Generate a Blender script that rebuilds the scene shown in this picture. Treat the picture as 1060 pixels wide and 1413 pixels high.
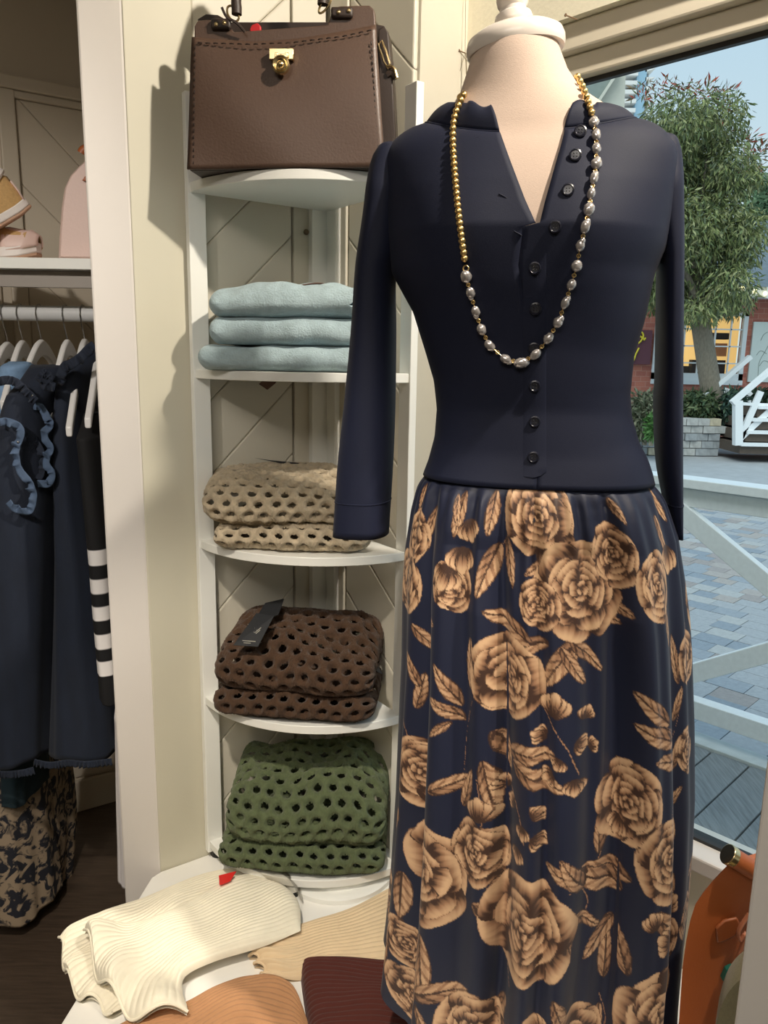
import bpy, bmesh, math, random
import numpy as np
from mathutils import Matrix, Vector

for o in list(bpy.data.objects):
    bpy.data.objects.remove(o)
scene = bpy.context.scene
COL = scene.collection
rng = np.random.default_rng(7)
random.seed(7)
PI = math.pi

# ------------------------------------------------------------------ camera
F = 1061.0
PITCH = math.radians(11.3)
ROLL = math.radians(1.0)
CAM = np.array([0.0, 0.0, 1.5])
cam_data = bpy.data.cameras.new('camera')
cam_data.sensor_fit = 'HORIZONTAL'
cam_data.sensor_width = 36.0
cam_data.lens = 36.0 * F / 1060.0
cam_data.clip_start = 0.05
cam_data.clip_end = 600
cam = bpy.data.objects.new('camera', cam_data)
COL.objects.link(cam)
CM = Matrix.Rotation(PI / 2 - PITCH, 3, 'X') @ Matrix.Rotation(ROLL, 3, 'Z')
cam.matrix_world = Matrix.Translation(CAM.tolist()) @ CM.to_4x4()
scene.camera = cam
RC = np.array(CM)

# ------------------------------------------------------------------ world: even hazy evening sky
world = bpy.data.worlds.new('sky')
scene.world = world
world.use_nodes = True
wn = world.node_tree
wn.nodes.clear()
w_out = wn.nodes.new('ShaderNodeOutputWorld')
w_bg = wn.nodes.new('ShaderNodeBackground')
w_tc = wn.nodes.new('ShaderNodeTexCoord')
w_sep = wn.nodes.new('ShaderNodeSeparateXYZ')
w_ramp = wn.nodes.new('ShaderNodeValToRGB')
w_ramp.color_ramp.elements[0].position = 0.0
w_ramp.color_ramp.elements[0].color = (0.74, 0.80, 0.80, 1)
w_ramp.color_ramp.elements[1].position = 0.55
w_ramp.color_ramp.elements[1].color = (0.42, 0.62, 0.82, 1)
wn.links.new(w_tc.outputs['Generated'], w_sep.inputs[0])
wn.links.new(w_sep.outputs['Z'], w_ramp.inputs[0])
wn.links.new(w_ramp.outputs[0], w_bg.inputs['Color'])
w_bg.inputs['Strength'].default_value = 1.0
wn.links.new(w_bg.outputs[0], w_out.inputs[0])

sun_d = bpy.data.lights.new('plaza_fill_sun', 'SUN')  # soft sun added to brighten the plaza under the even sky
sun_d.energy = 1.9
sun_d.angle = math.radians(50)
sun_d.color = (1.0, 0.95, 0.86)
sun = bpy.data.objects.new('plaza_fill_sun', sun_d)
sun.rotation_euler = Vector((0.30, 0.55, -0.80)).to_track_quat('-Z', 'Y').to_euler()
COL.objects.link(sun)

# ------------------------------------------------------------------ lights of the shop (ceiling spots)
def spot(name, loc, target, power, angle=70, blend=0.5, radius=0.05, col=(1.0, 0.90, 0.76)):
    d = bpy.data.lights.new(name, 'SPOT')
    d.energy = power
    d.color = col
    d.spot_size = math.radians(angle)
    d.spot_blend = blend
    d.shadow_soft_size = radius
    o = bpy.data.objects.new(name, d)
    o.location = loc
    o.rotation_euler = (Vector(target) - Vector(loc)).to_track_quat('-Z', 'Y').to_euler()
    COL.objects.link(o)
    return o

spot('ceiling_spot', (0.72, 0.55, 2.62), (-0.20, 1.35, 1.05), 100, 100, 0.5, 0.03)
spot('ceiling_spot', (-0.30, -0.05, 2.62), (-0.26, 1.15, 0.45), 135, 38, 0.5, 0.04)
spot('ceiling_spot', (-1.05, -0.75, 2.60), (-1.10, 1.70, 1.40), 115, 40, 0.7, 0.04, (1.0, .94, .86))
al = bpy.data.lights.new('ambient_fill_panel', 'AREA')  # unseen area light added for more ambient light in the room
al.energy = 30
al.size = 1.2
al.color = (1.0, 0.92, 0.82)
ao = bpy.data.objects.new('ambient_fill_panel', al)
ao.location = (-0.4, -1.0, 2.66)
COL.objects.link(ao)

scene.view_settings.view_transform = 'Standard'
scene.view_settings.look = 'None'
scene.view_settings.exposure = 0.12
scene.view_settings.gamma = 1.0
scene.view_settings.use_curve_mapping = False

# ------------------------------------------------------------------ measuring helpers
def ray(px, py):
    return RC @ np.array([(px - 530) / F, -(py - 706.5) / F, -1.0])
def PY(px, py, y):            # the point seen there at distance y in front
    d = ray(px, py); return CAM + d * (y / d[1])
def PZ(px, py, z):            # ... at height z
    d = ray(px, py); return CAM + d * ((z - CAM[2]) / d[2])
def PP(px, py, p, n):         # ... on a plane
    d = ray(px, py); p = np.asarray(p, float); n = np.asarray(n, float)
    return CAM + d * (((p - CAM) @ n) / (d @ n))
def nrm(v):
    v = np.asarray(v, float); return v / (np.linalg.norm(v) + 1e-12)

# ------------------------------------------------------------------ materials
MATS = {}
def mat(name, col, rough=0.6, bump=0.0, scale=60.0, var=0.0, metal=0.0, sheen=0.0, spec=0.5, stretch=None, kind='noise', detail=4.0, coat=0.0, dist=0.002, vscale=None):
    if name in MATS:
        return MATS[name]
    m = bpy.data.materials.new(name); m.use_nodes = True
    nt = m.node_tree; b = nt.nodes['Principled BSDF']
    c = [((v / 255.0) / 12.92 if v / 255.0 <= 0.04045 else ((v / 255.0 + 0.055) / 1.055) ** 2.4) for v in col] + [1]
    b.inputs['Base Color'].default_value = c
    b.inputs['Roughness'].default_value = rough
    b.inputs['Metallic'].default_value = metal
    b.inputs['Specular IOR Level'].default_value = spec
    b.inputs['Coat Weight'].default_value = coat
    if sheen:
        b.inputs['Sheen Weight'].default_value = sheen
        b.inputs['Sheen Roughness'].default_value = 0.5
        b.inputs['Sheen Tint'].default_value = [min(1, v * 0.6 + 0.4) for v in c[:3]] + [1]
    if bump or var:
        tc = nt.nodes.new('ShaderNodeTexCoord'); mp = nt.nodes.new('ShaderNodeMapping')
        nt.links.new(tc.outputs['Object'], mp.inputs[0])
        if stretch: mp.inputs['Scale'].default_value = stretch
        if kind == 'voronoi':
            tx = nt.nodes.new('ShaderNodeTexVoronoi'); tx.inputs['Scale'].default_value = scale; fac = tx.outputs['Distance']
        elif kind == 'wave':
            tx = nt.nodes.new('ShaderNodeTexWave'); tx.inputs['Scale'].default_value = scale; tx.inputs['Distortion'].default_value = 3.0; tx.inputs['Detail'].default_value = 3; fac = tx.outputs['Fac']
        else:
            tx = nt.nodes.new('ShaderNodeTexNoise'); tx.inputs['Scale'].default_value = scale; tx.inputs['Detail'].default_value = detail; fac = tx.outputs['Fac']
        nt.links.new(mp.outputs[0], tx.inputs['Vector'])
        if bump:
            bp = nt.nodes.new('ShaderNodeBump'); bp.inputs['Strength'].default_value = bump; bp.inputs['Distance'].default_value = dist
            nt.links.new(fac, bp.inputs['Height']); nt.links.new(bp.outputs[0], b.inputs['Normal'])
        if var:
            t2, f2 = tx, fac
            if vscale:
                t2 = nt.nodes.new('ShaderNodeTexNoise'); t2.inputs['Scale'].default_value = vscale; t2.inputs['Detail'].default_value = 5
                nt.links.new(mp.outputs[0], t2.inputs['Vector']); f2 = t2.outputs['Fac']
            rp = nt.nodes.new('ShaderNodeValToRGB')
            rp.color_ramp.elements[0].position = 0.3; rp.color_ramp.elements[1].position = 0.7
            rp.color_ramp.elements[0].color = [v * (1 - var) for v in c[:3]] + [1]
            rp.color_ramp.elements[1].color = [min(1, v * (1 + var)) for v in c[:3]] + [1]
            nt.links.new(f2, rp.inputs[0]); nt.links.new(rp.outputs[0], b.inputs['Base Color'])
    MATS[name] = m
    return m

def attr_mat(name, rough=0.6, bump=0.0, scale=400.0, sheen=0.0, attr='print', spec=0.4):
    m = bpy.data.materials.new(name); m.use_nodes = True
    nt = m.node_tree; b = nt.nodes['Principled BSDF']
    a = nt.nodes.new('ShaderNodeAttribute'); a.attribute_name = attr
    nt.links.new(a.outputs['Color'], b.inputs['Base Color'])
    b.inputs['Roughness'].default_value = rough
    b.inputs['Specular IOR Level'].default_value = spec
    if sheen: b.inputs['Sheen Weight'].default_value = sheen
    if bump:
        tx = nt.nodes.new('ShaderNodeTexNoise'); tx.inputs['Scale'].default_value = scale
        tc = nt.nodes.new('ShaderNodeTexCoord'); nt.links.new(tc.outputs['Object'], tx.inputs['Vector'])
        bp = nt.nodes.new('ShaderNodeBump'); bp.inputs['Strength'].default_value = bump; bp.inputs['Distance'].default_value = 0.001
        nt.links.new(tx.outputs['Fac'], bp.inputs['Height']); nt.links.new(bp.outputs[0], b.inputs['Normal'])
    return m

def emit_mat(name, col, strength):
    m = bpy.data.materials.new(name); m.use_nodes = True
    b = m.node_tree.nodes['Principled BSDF']
    c = [(v / 255.0) ** 2.2 for v in col] + [1]
    b.inputs['Base Color'].default_value = c
    b.inputs['Emission Color'].default_value = c
    b.inputs['Emission Strength'].default_value = strength
    return m

def glass_mat(name, tint=(1, 1, 1), gloss=0.06, rough=0.0):
    m = bpy.data.materials.new(name); m.use_nodes = True
    nt = m.node_tree; nt.nodes.clear()
    o = nt.nodes.new('ShaderNodeOutputMaterial'); mx = nt.nodes.new('ShaderNodeMixShader')
    t = nt.nodes.new('ShaderNodeBsdfTransparent'); g = nt.nodes.new('ShaderNodeBsdfGlossy')
    t.inputs[0].default_value = (*tint, 1); g.inputs['Roughness'].default_value = rough
    fr = nt.nodes.new('ShaderNodeLayerWeight'); fr.inputs['Blend'].default_value = 0.25
    ma = nt.nodes.new('ShaderNodeMath'); ma.operation = 'MULTIPLY'; ma.inputs[1].default_value = gloss * 6
    nt.links.new(fr.outputs['Fresnel'], ma.inputs[0])
    nt.links.new(ma.outputs[0], mx.inputs[0]); nt.links.new(t.outputs[0], mx.inputs[1]); nt.links.new(g.outputs[0], mx.inputs[2])
    nt.links.new(mx.outputs[0], o.inputs[0])
    return m

# ------------------------------------------------------------------ mesh helpers
class MB:
    def __init__(self):
        self.v = []; self.f = []; self.n = 0
    def add(self, verts, faces):
        verts = np.asarray(verts, float).reshape(-1, 3)
        self.v.append(verts)
        k = self.n
        self.f.extend([tuple(int(i) + k for i in fc) for fc in faces])
        self.n += len(verts)
        return self
    def box(self, c, s, ax=None):
        c = np.asarray(c, float); h = np.asarray(s, float) / 2
        A = np.eye(3) if ax is None else np.asarray(ax, float)      # rows: local axes
        vs = [c + sx * h[0] * A[0] + sy * h[1] * A[1] + sz * h[2] * A[2] for sx in (-1, 1) for sy in (-1, 1) for sz in (-1, 1)]
        return self.add(vs, [(0, 1, 3, 2), (4, 6, 7, 5), (0, 4, 5, 1), (2, 3, 7, 6), (0, 2, 6, 4), (1, 5, 7, 3)])
    def beam(self, a, b, w, h, up=(0, 0, 1)):
        a = np.asarray(a, float); b = np.asarray(b, float); d = nrm(b - a); u = np.asarray(up, float)
        s = nrm(np.cross(d, u)); u = np.cross(s, d)
        return self.box((a + b) / 2, (np.linalg.norm(b - a), w, h), (d, s, u))
    def prism(self, poly, ext):
        poly = np.asarray(poly, float); n = len(poly); e = np.asarray(ext, float)
        vs = np.vstack([poly, poly + e])
        fs = [tuple(range(n))[::-1], tuple(range(n, 2 * n))] + [(i, (i + 1) % n, n + (i + 1) % n, n + i) for i in range(n)]
        return self.add(vs, fs)
    def loft(self, rings, closed=True, cap0=False, cap1=False, wrap=False):
        rings = np.asarray(rings, float); r, n, _ = rings.shape
        fs = []
        m = n if closed else n - 1
        rr = r if wrap else r - 1
        for i in range(rr):
            a = i * n; b = ((i + 1) % r) * n
            for j in range(m):
                k = (j + 1) % n
                fs.append((a + j, a + k, b + k, b + j))
        if cap0: fs.append(tuple(range(n))[::-1])
        if cap1: fs.append(tuple((r - 1) * n + j for j in range(n)))
        return self.add(rings.reshape(-1, 3), fs)
    def tube(self, path, rad, seg=8, closed=False, flat=1.0, up=None):
        path = np.asarray(path, float); n = len(path)
        rad = np.broadcast_to(np.asarray(rad, float), (n,))
        if closed: T = np.roll(path, -1, 0) - np.roll(path, 1, 0)
        else: T = np.gradient(path, axis=0)
        T = T / (np.linalg.norm(T, axis=1, keepdims=True) + 1e-12)
        u = np.array(up, float) if up is not None else (np.array([0, 0, 1.0]) if abs(T[0][2]) < 0.9 else np.array([1.0, 0, 0]))
        rings = []
        for i in range(n):
            s = nrm(np.cross(T[i], u)); w = np.cross(s, T[i])
            if up is None: u = w
            a = np.linspace(0, 2 * PI, seg, endpoint=False)
            rings.append(path[i] + rad[i] * (np.cos(a)[:, None] * s + flat * np.sin(a)[:, None] * w))
        return self.loft(rings, True, not closed, not closed, closed)
    def lathe(self, prof, c=(0, 0, 0), seg=24, ax=None, sx=1.0, sy=1.0, cap=True):
        A = np.eye(3) if ax is None else np.asarray(ax, float); c = np.asarray(c, float)
        a = np.linspace(0, 2 * PI, seg, endpoint=False)
        rings = [c + r * (sx * np.cos(a)[:, None] * A[0] + sy * np.sin(a)[:, None] * A[1]) + z * A[2] for r, z in prof]
        return self.loft(rings, True, cap, cap)
    def ball(self, c, r, seg=10, rows=7, ax=None, noise=0.0):
        A = np.eye(3) if ax is None else np.asarray(ax, float)
        r = np.broadcast_to(np.asarray(r, float), (3,)); c = np.asarray(c, float)
        a = np.linspace(0, 2 * PI, seg, endpoint=False); rings = []
        for t in np.linspace(0.03, PI - 0.03, rows):
            k = 1 + noise * rng.uniform(-1, 1, seg)[:, None]
            rings.append(c + k * (r[0] * np.sin(t) * np.cos(a)[:, None] * A[0] + r[1] * np.sin(t) * np.sin(a)[:, None] * A[1]) - r[2] * np.cos(t) * A[2])
        return self.loft(rings, True, True, True)
    def grid(self, pts, thick=None):
        return self.loft(pts, False)
    def mesh(self, name, smooth=True, origin=None):
        V = np.vstack(self.v)
        me = bpy.data.meshes.new(name)
        if origin is not None: V = V - np.asarray(origin, float)
        me.from_pydata(V.tolist(), [], self.f)
        bm = bmesh.new(); bm.from_mesh(me); bmesh.ops.recalc_face_normals(bm, faces=bm.faces); bm.to_mesh(me); bm.free()
        if smooth:
            me.polygons.foreach_set('use_smooth', [True] * len(me.polygons))
            try: me.set_sharp_from_angle(angle=math.radians(38))
            except Exception: pass
        return me
    def base(self):
        V = np.vstack(self.v); lo = V.min(0); hi = V.max(0)
        return np.array([(lo[0] + hi[0]) / 2, (lo[1] + hi[1]) / 2, lo[2]])
    def build(self, name, material, parent=None, bevel=0.0, smooth=True, solid=0.0, label=None, sub=0):
        b = self.base()
        me = self.mesh(name, smooth, b)
        return link(name, me, material, b, parent, bevel, solid, label, sub)

def attach(o, parent):
    if parent is not None:
        o.parent = parent
        o.matrix_parent_inverse = Matrix.Translation(-Vector(WLOC[parent.name]))
WLOC = {}
def link(name, me, material, loc, parent=None, bevel=0.0, solid=0.0, label=None, sub=0):
    if material is not None and not me.materials: me.materials.append(material)
    o = bpy.data.objects.new(name, me); o.location = [float(x) for x in loc]
    COL.objects.link(o)
    WLOC[o.name] = tuple(float(x) for x in loc)
    attach(o, parent)
    if solid:
        s = o.modifiers.new('thickness', 'SOLIDIFY'); s.thickness = solid; s.offset = -1
    if bevel:
        bv = o.modifiers.new('bevel', 'BEVEL'); bv.width = bevel; bv.segments = 2; bv.limit_method = 'ANGLE'; bv.angle_limit = math.radians(40)
    if sub:
        sb = o.modifiers.new('smooth', 'SUBSURF'); sb.levels = sub; sb.render_levels = sub
    if label: o['label'] = label
    return o
def thing(name, loc, label, cat, group=None):
    o = bpy.data.objects.new(name, None); o.empty_display_size = 0.05
    o.location = [float(x) for x in loc]; COL.objects.link(o)
    WLOC[o.name] = tuple(float(x) for x in loc)
    return tag(o, label, cat, group)
def tag(o, label, cat, group=None, kind=None):
    if label: o['label'] = label
    if cat: o['category'] = cat
    if group: o['group'] = group
    if kind: o['kind'] = kind
    return o
def struct(o):
    o['kind'] = 'structure'; return o
def spl(pts, n):
    """Catmull-Rom through points, n samples"""
    pts = np.asarray(pts, float); m = len(pts)
    if m == 2: return pts[0] + (pts[1] - pts[0]) * np.linspace(0, 1, n)[:, None]
    e = np.vstack([2 * pts[0] - pts[1], pts, 2 * pts[-1] - pts[-2]])
    d = np.concatenate([[0], np.cumsum(np.linalg.norm(np.diff(pts[:, :], axis=0), axis=1) + 1e-9)])
    t = np.linspace(0, d[-1], n); out = []
    for x in t:
        i = min(max(int(np.searchsorted(d, x, 'right')) - 1, 0), m - 2)
        u = (x - d[i]) / (d[i + 1] - d[i])
        p0, p1, p2, p3 = e[i], e[i + 1], e[i + 2], e[i + 3]
        out.append(0.5 * (2 * p1 + (-p0 + p2) * u + (2 * p0 - 5 * p1 + 4 * p2 - p3) * u * u + (-p0 + 3 * p1 - 3 * p2 + p3) * u ** 3))
    return np.array(out)
def big_mesh(name, V, nr, nc, closed=False, colors=None, attr='print', drop=None):
    """fast grid mesh from (nr*nc,3) points"""
    V = np.asarray(V, np.float32).reshape(-1, 3)
    i = np.arange(nr - 1)[:, None]; m = nc if closed else nc - 1
    j = np.arange(m)[None, :]; k = (j + 1) % nc
    q = np.stack([i * nc + j, i * nc + k, (i + 1) * nc + k, (i + 1) * nc + j], -1).reshape(-1, 4)
    if drop is not None: q = q[~drop.reshape(-1)]
    me = bpy.data.meshes.new(name)
    me.vertices.add(len(V)); me.vertices.foreach_set('co', V.ravel())
    me.loops.add(q.size); me.loops.foreach_set('vertex_index', q.ravel().astype(np.int32))
    me.polygons.add(len(q)); me.polygons.foreach_set('loop_start', np.arange(0, q.size, 4, dtype=np.int32))
    me.polygons.foreach_set('use_smooth', np.ones(len(q), bool))
    me.update(calc_edges=True)
    if colors is not None:
        a = me.color_attributes.new(attr, 'FLOAT_COLOR', 'POINT')
        cc = np.ones((len(V), 4), np.float32); cc[:, :3] = np.asarray(colors).reshape(-1, 3)
        a.data.foreach_set('color', cc.ravel())
    return me
def lin(c):
    c = np.asarray(c, float) / 255.0
    return np.where(c <= 0.04045, c / 12.92, ((c + 0.055) / 1.055) ** 2.4)
def sstep(a, b, x):
    t = np.clip((x - a) / (b - a), 0, 1); return t * t * (3 - 2 * t)
def vnoise(x, y, seed=0):
    """smooth value noise"""
    x = np.asarray(x, float); y = np.asarray(y, float)
    xi = np.floor(x).astype(np.int64); yi = np.floor(y).astype(np.int64); fx = x - xi; fy = y - yi
    def h(a, b):
        n = (a * 374761393 + b * 668265263 + seed * 974711) & 0x7fffffff
        n = ((n ^ (n >> 13)) * 1274126177) & 0x7fffffff
        return ((n ^ (n >> 16)) & 0xffff) / 65535.0
    u = fx * fx * (3 - 2 * fx); v = fy * fy * (3 - 2 * fy)
    return (h(xi, yi) * (1 - u) + h(xi + 1, yi) * u) * (1 - v) + (h(xi, yi + 1) * (1 - u) + h(xi + 1, yi + 1) * u) * v
# ================================================================== THE SETTING
EZ = np.array([0, 0, 1.0])
dW = np.array([math.sqrt(.5), -math.sqrt(.5), 0]); nW = np.array([math.sqrt(.5), math.sqrt(.5), 0])
aL = math.radians(57); dL = np.array([math.sin(aL), math.cos(aL), 0]); nL = np.array([-math.cos(aL), math.sin(aL), 0])
KW, KC, KL, KB = 1.2445, 1.0895, 1.475, 2.486       # plane offsets: window, chevron wall, left wall, closet back
def meet(n1, k1, n2, k2):
    s = np.linalg.solve(np.array([n1[:2], n2[:2]]), [k1, k2]); return np.array([s[0], s[1], 0])
C0 = meet(nL, KL, nW, KC)
J0 = PP(573, 60, nW * KC, nW); J0[2] = 0
J1 = J0 + nW * (KW - KC)
CEIL = 2.75
PLAT = 0.425

m_wall = mat('cream_wall_paint', (204, 199, 180), 0.55, 0.06, 90, 0.03, dist=0.001, vscale=3)
m_plank = mat('cream_plank_paint', (208, 202, 186), 0.5, 0.08, 40, 0.03, dist=0.001, vscale=4)
m_post = mat('white_post_paint', (216, 210, 204), 0.45, 0.06, 70, 0.02, dist=0.001, vscale=5)
m_closet = mat('taupe_closet_paint', (196, 184, 166), 0.55, 0.06, 60, 0.05, dist=0.001, vscale=3)
m_shelf = mat('white_laminate', (240, 240, 234), 0.38, 0.03, 120, 0.015, dist=0.0005, vscale=8)
m_plat = mat('white_platform_paint', (244, 242, 236), 0.4, 0.04, 60, 0.02, dist=0.001, vscale=5)
m_floor = mat('dark_wood_floor', (72, 60, 50), 0.45, 0.15, 12, 0.25, stretch=(1, 12, 1), dist=0.001)
m_ceil = mat('ceiling_paint', (225, 220, 208), 0.7, 0.05, 40, 0.02)
m_black = mat('black_rubber', (22, 22, 22), 0.6, 0.05, 200)
m_frame = mat('window_frame_paint', (214, 205, 186), 0.5, 0.08, 50, 0.05, dist=0.001, vscale=6)
m_gasket = mat('dark_gasket', (40, 38, 36), 0.5, 0.05, 200)

def flat_poly(name, pts, z, h, material):
    mb = MB(); mb.prism([(p[0], p[1], z) for p in pts], (0, 0, h)); return struct(mb.build(name, material, smooth=False))
plan = [(-4, -3), (4.76, -3), (-2.5, 4.26), (-4, 4.26)]
flat_poly('floor', plan, -0.05, 0.05, m_floor)
flat_poly('ceiling', plan, CEIL, 0.05, m_ceil)

def wall_slab(name, a, b, n, z0, z1, th, material, parent=None):
    """slab whose room face runs a-b; th outward along n"""
    mb = MB(); a = np.array(a, float); b = np.array(b, float)
    a[2] = b[2] = z0
    mb.prism([a, b, b + n * th, a + n * th], (0, 0, z1 - z0))
    o = mb.build(name, material, parent, smooth=False)
    return o if parent else struct(o)

wall_slab('wall_behind', (-4, -3, 0), (4.76, -3, 0), np.array([0, -1.0, 0]), 0, CEIL, 0.1, m_wall)
wall_slab('wall_far_left', (-4, -3, 0), (-4, 4.26, 0), np.array([-1.0, 0, 0]), 0, CEIL, 0.1, m_wall)
# chevron wall right of the corner, running on behind the closet
w_right = wall_slab('wall_right', C0 - dW * 1.1 + nW * .014, J0 + nW * .014, nW, 0, CEIL, 0.135, m_plank)
# left wall from the corner to the post
post_a = np.array([-0.462, 1.452, 0]); post_b = np.array([-0.536, 1.440, 0])
L_end = post_a + nL * 0.02
L_end = L_end + nL * (KL - L_end @ nL)
w_left = wall_slab('wall_left', L_end + nL * .014, C0 + nL * .014, nL, 0, CEIL, 0.09, m_plank)
# the jog and the window wall
jw = MB(); jw.prism([J0 + nW * .014, J1, J1 - dW * .1, J0 - dW * .1 + nW * .014], (0, 0, CEIL))
struct(jw.build('wall_jog', m_wall, smooth=False))

def clip_poly(poly, f):
    out = []
    for i in range(len(poly)):
        a, b = poly[i], poly[(i + 1) % len(poly)]
        fa, fb = f(a), f(b)
        if fa >= 0: out.append(a)
        if (fa >= 0) != (fb >= 0):
            t = fa / (fa - fb); out.append((a[0] + t * (b[0] - a[0]), a[1] + t * (b[1] - a[1])))
    return out
def planks(parent, O, du, n, u0, u1, z0, z1, slope, width, th, off, material, gap=0.0003):
    """diagonal boards on a wall, each its own piece; slope +1 rises along du"""
    d = np.array([1, slope]) / math.sqrt(2); q = np.array([-d[1], d[0]])
    if q[1] < 0: q = -q
    cs = [np.dot(q, c) for c in ((u0, z0), (u1, z0), (u0, z1), (u1, z1))]
    k = math.floor((min(cs) - off) / width)
    while off + k * width < max(cs):
        lo = off + k * width + gap / 2; hi = off + (k + 1) * width - gap / 2
        poly = [(u0, z0), (u1, z0), (u1, z1), (u0, z1)]
        poly = clip_poly(poly, lambda p: q @ np.array(p) - lo)
        if len(poly) > 2: poly = clip_poly(poly, lambda p: hi - q @ np.array(p))
        if len(poly) > 2 and (max(p[1] for p in poly) - min(p[1] for p in poly)) > .03:
            mb = MB(); mb.prism([O + du * p[0] + EZ * p[1] for p in poly], -n * th)
            mb.build('plank', material, parent, bevel=0.0036, smooth=False)
        k += 1
O_left = C0 + nL * .0135; O_left[2] = 0
uL = float((PP(263, 30, nL * KL, nL) - C0) @ dL)
planks(w_left, O_left, dL, nL, uL + .002, -0.075, PLAT, 2.75, +1, 0.104, 0.012, 0.035, m_plank)
O_right = C0 + nW * .0135; O_right[2] = 0
planks(w_right, O_right, dW, nW, 0.07, float((J0 - C0) @ dW) - .004, PLAT, 2.75, -1, 0.104, 0.012, 0.03, m_plank)
# corner boards and plain boards
def board(name, a, b, n, z0, z1, th, material, parent=None, bevel=.002):
    mb = MB(); a = np.array(a, float); b = np.array(b, float); a[2] = b[2] = z0
    mb.prism([a, b, b + n * th, a + n * th], (0, 0, z1 - z0)); return mb.build(name, material, parent, bevel=bevel, smooth=False)
struct(board('trim_1', C0 - dL * .073 + nL * .013, C0 + nL * .013, -nL, 0, CEIL, 0.016, m_plank))
struct(board('trim_2', C0 + nW * .013 + dW * .017, C0 + dW * .068 + nW * .013, -nW, 0, CEIL, 0.016, m_plank))
struct(board('trim_3', L_end + nL * .013, C0 + dL * uL + nL * .013, -nL, 0, CEIL, 0.020, m_wall))
# white post at the end of the left wall
pm_ = MB(); pm_.prism([post_a, post_b, post_b + np.array([-.02, .13, 0]), post_a + np.array([.03, .09, 0])], (0, 0, CEIL))
struct(pm_.build('trim_4', m_post, bevel=.004, smooth=False))

# closet: back wall with a framed panel of diagonal boards
OB = nL * KB
sB = lambda p: float((np.asarray(p) - OB) @ dL)
w_back = wall_slab('wall_back', OB - dL * 2.6 + nL * .014, OB + dL * 1.75 + nL * .014, nL, 0, CEIL, 0.1, m_closet)
pA = PP(14, 118, OB, nL); pB = PP(116, 133, OB, nL)
zt = pA[2] - .03; sl = sB(pA)
planks(w_back, OB + nL * .0135, dL, nL, sl + .01, 1.2, 0.12, zt, -1, 0.16, 0.008, 0.06, m_closet, gap=.0003)
for k, (s0, s1, z0, z1, th) in enumerate([(sl - .035, 1.25, zt, zt + .02, .018), (sl - .035, 1.25, zt + .02, zt + .055, .028), (sl - .035, sl + .008, .12, zt + .02, .022), (-2.5, sl - .06, .12, zt + .03, .010), (-2.5, 1.25, zt + .30, zt + .40, .03)]):
    mb = MB(); a = OB + dL * s0 + nL * .0138; b = OB + dL * s1 + nL * .0138; a[2] = b[2] = z0
    mb.prism([a, b, b - nL * th, a - nL * th], (0, 0, z1 - z0)); struct(mb.build('trim_%d' % (5 + k), m_closet, bevel=.004, smooth=False))
bb = MB(); a = OB - dL * 2.5 + nL * .0138; b = OB + dL * 1.4 + nL * .0138
bb.prism([a, b, b - nL * .016, a - nL * .016], (0, 0, .11)); struct(bb.build('baseboard_back', m_closet, bevel=.003, smooth=False))

# window wall: header, jamb, breast wall, sill, glass
WZ0, WZ1, HZ = 0.660, 1.982, 2.072
tw = lambda p: float((np.asarray(p) - J1) @ dW)
T0 = tw(PP(700, 300, J1, nW)); T1 = 1.55
def wseg(t0, t1, z0, z1, n0, n1):
    mb = MB(); a = J1 + dW * t0 + nW * n0; b = J1 + dW * t1 + nW * n0; a[2] = b[2] = z0
    mb.prism([a, b, J1 * np.array([1, 1, 0]) + dW * t1 + nW * n1 + EZ * z0, J1 * np.array([1, 1, 0]) + dW * t0 + nW * n1 + EZ * z0], (0, 0, z1 - z0)); return mb
J1[2] = 0
struct(wseg(-.10, T0 - .05, 0, HZ, 0.004, .12).build('wall_window_side', m_wall, smooth=False))
struct(wseg(T0 - .05, T1 + .05, 0, WZ0 - .03, 0.004, .12).build('wall_window_below', m_wall, smooth=False))
struct(wseg(T1 + .05, 4.9, 0, HZ, 0.004, .12).build('wall_window_end', m_wall, smooth=False))
struct(wseg(-.10, 4.9, HZ, CEIL, -.012, .12).build('wall_window_above', mat('header_paint', (236, 230, 208), 0.6, 0.35, 160, 0.03, dist=0.0015), smooth=False))
win = thing('window_1', J1 + dW * (T0 + T1) / 2 + EZ * WZ0, None, None); struct(win)
wseg(T0 - .05, T1 + .05, 2.026, HZ, 0.004, .118).build('frame_board', m_frame, win, bevel=.004, smooth=False)
wseg(T0 - .04, T1 + .04, WZ1 + .006, 2.026, 0.022, .050).build('frame_board', m_frame, win, bevel=.004, smooth=False)
wseg(T0 - .05, T0, WZ0 - .03, 2.026, 0.012, .08).build('frame_board', m_frame, win, bevel=.004, smooth=False)
wseg(T1, T1 + .05, WZ0 - .03, 2.026, 0.012, .08).build('frame_board', m_frame, win, bevel=.004, smooth=False)
wseg(T0 - .02, T1 + .02, WZ0 - .03, WZ0, -.01, .09).build('sill', m_post, win, bevel=.004, smooth=False)
wseg(T0, T1, WZ1 - .002, WZ1 + .008, 0.040, .051).build('gasket', m_gasket, win, smooth=False)
wseg(T0, T0 + .006, WZ0, WZ1, 0.034, .062).build('gasket', m_gasket, win, smooth=False)
wseg(T0, T1, WZ0, WZ0 + .006, 0.036, .062).build('gasket', m_gasket, win, smooth=False)
wseg(T0, T1, WZ0 + .004, WZ1 + .002, 0.045, .049).build('pane', glass_mat('window_glass', (0.93, 0.97, 0.97), 0.05), win, smooth=False)

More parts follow.
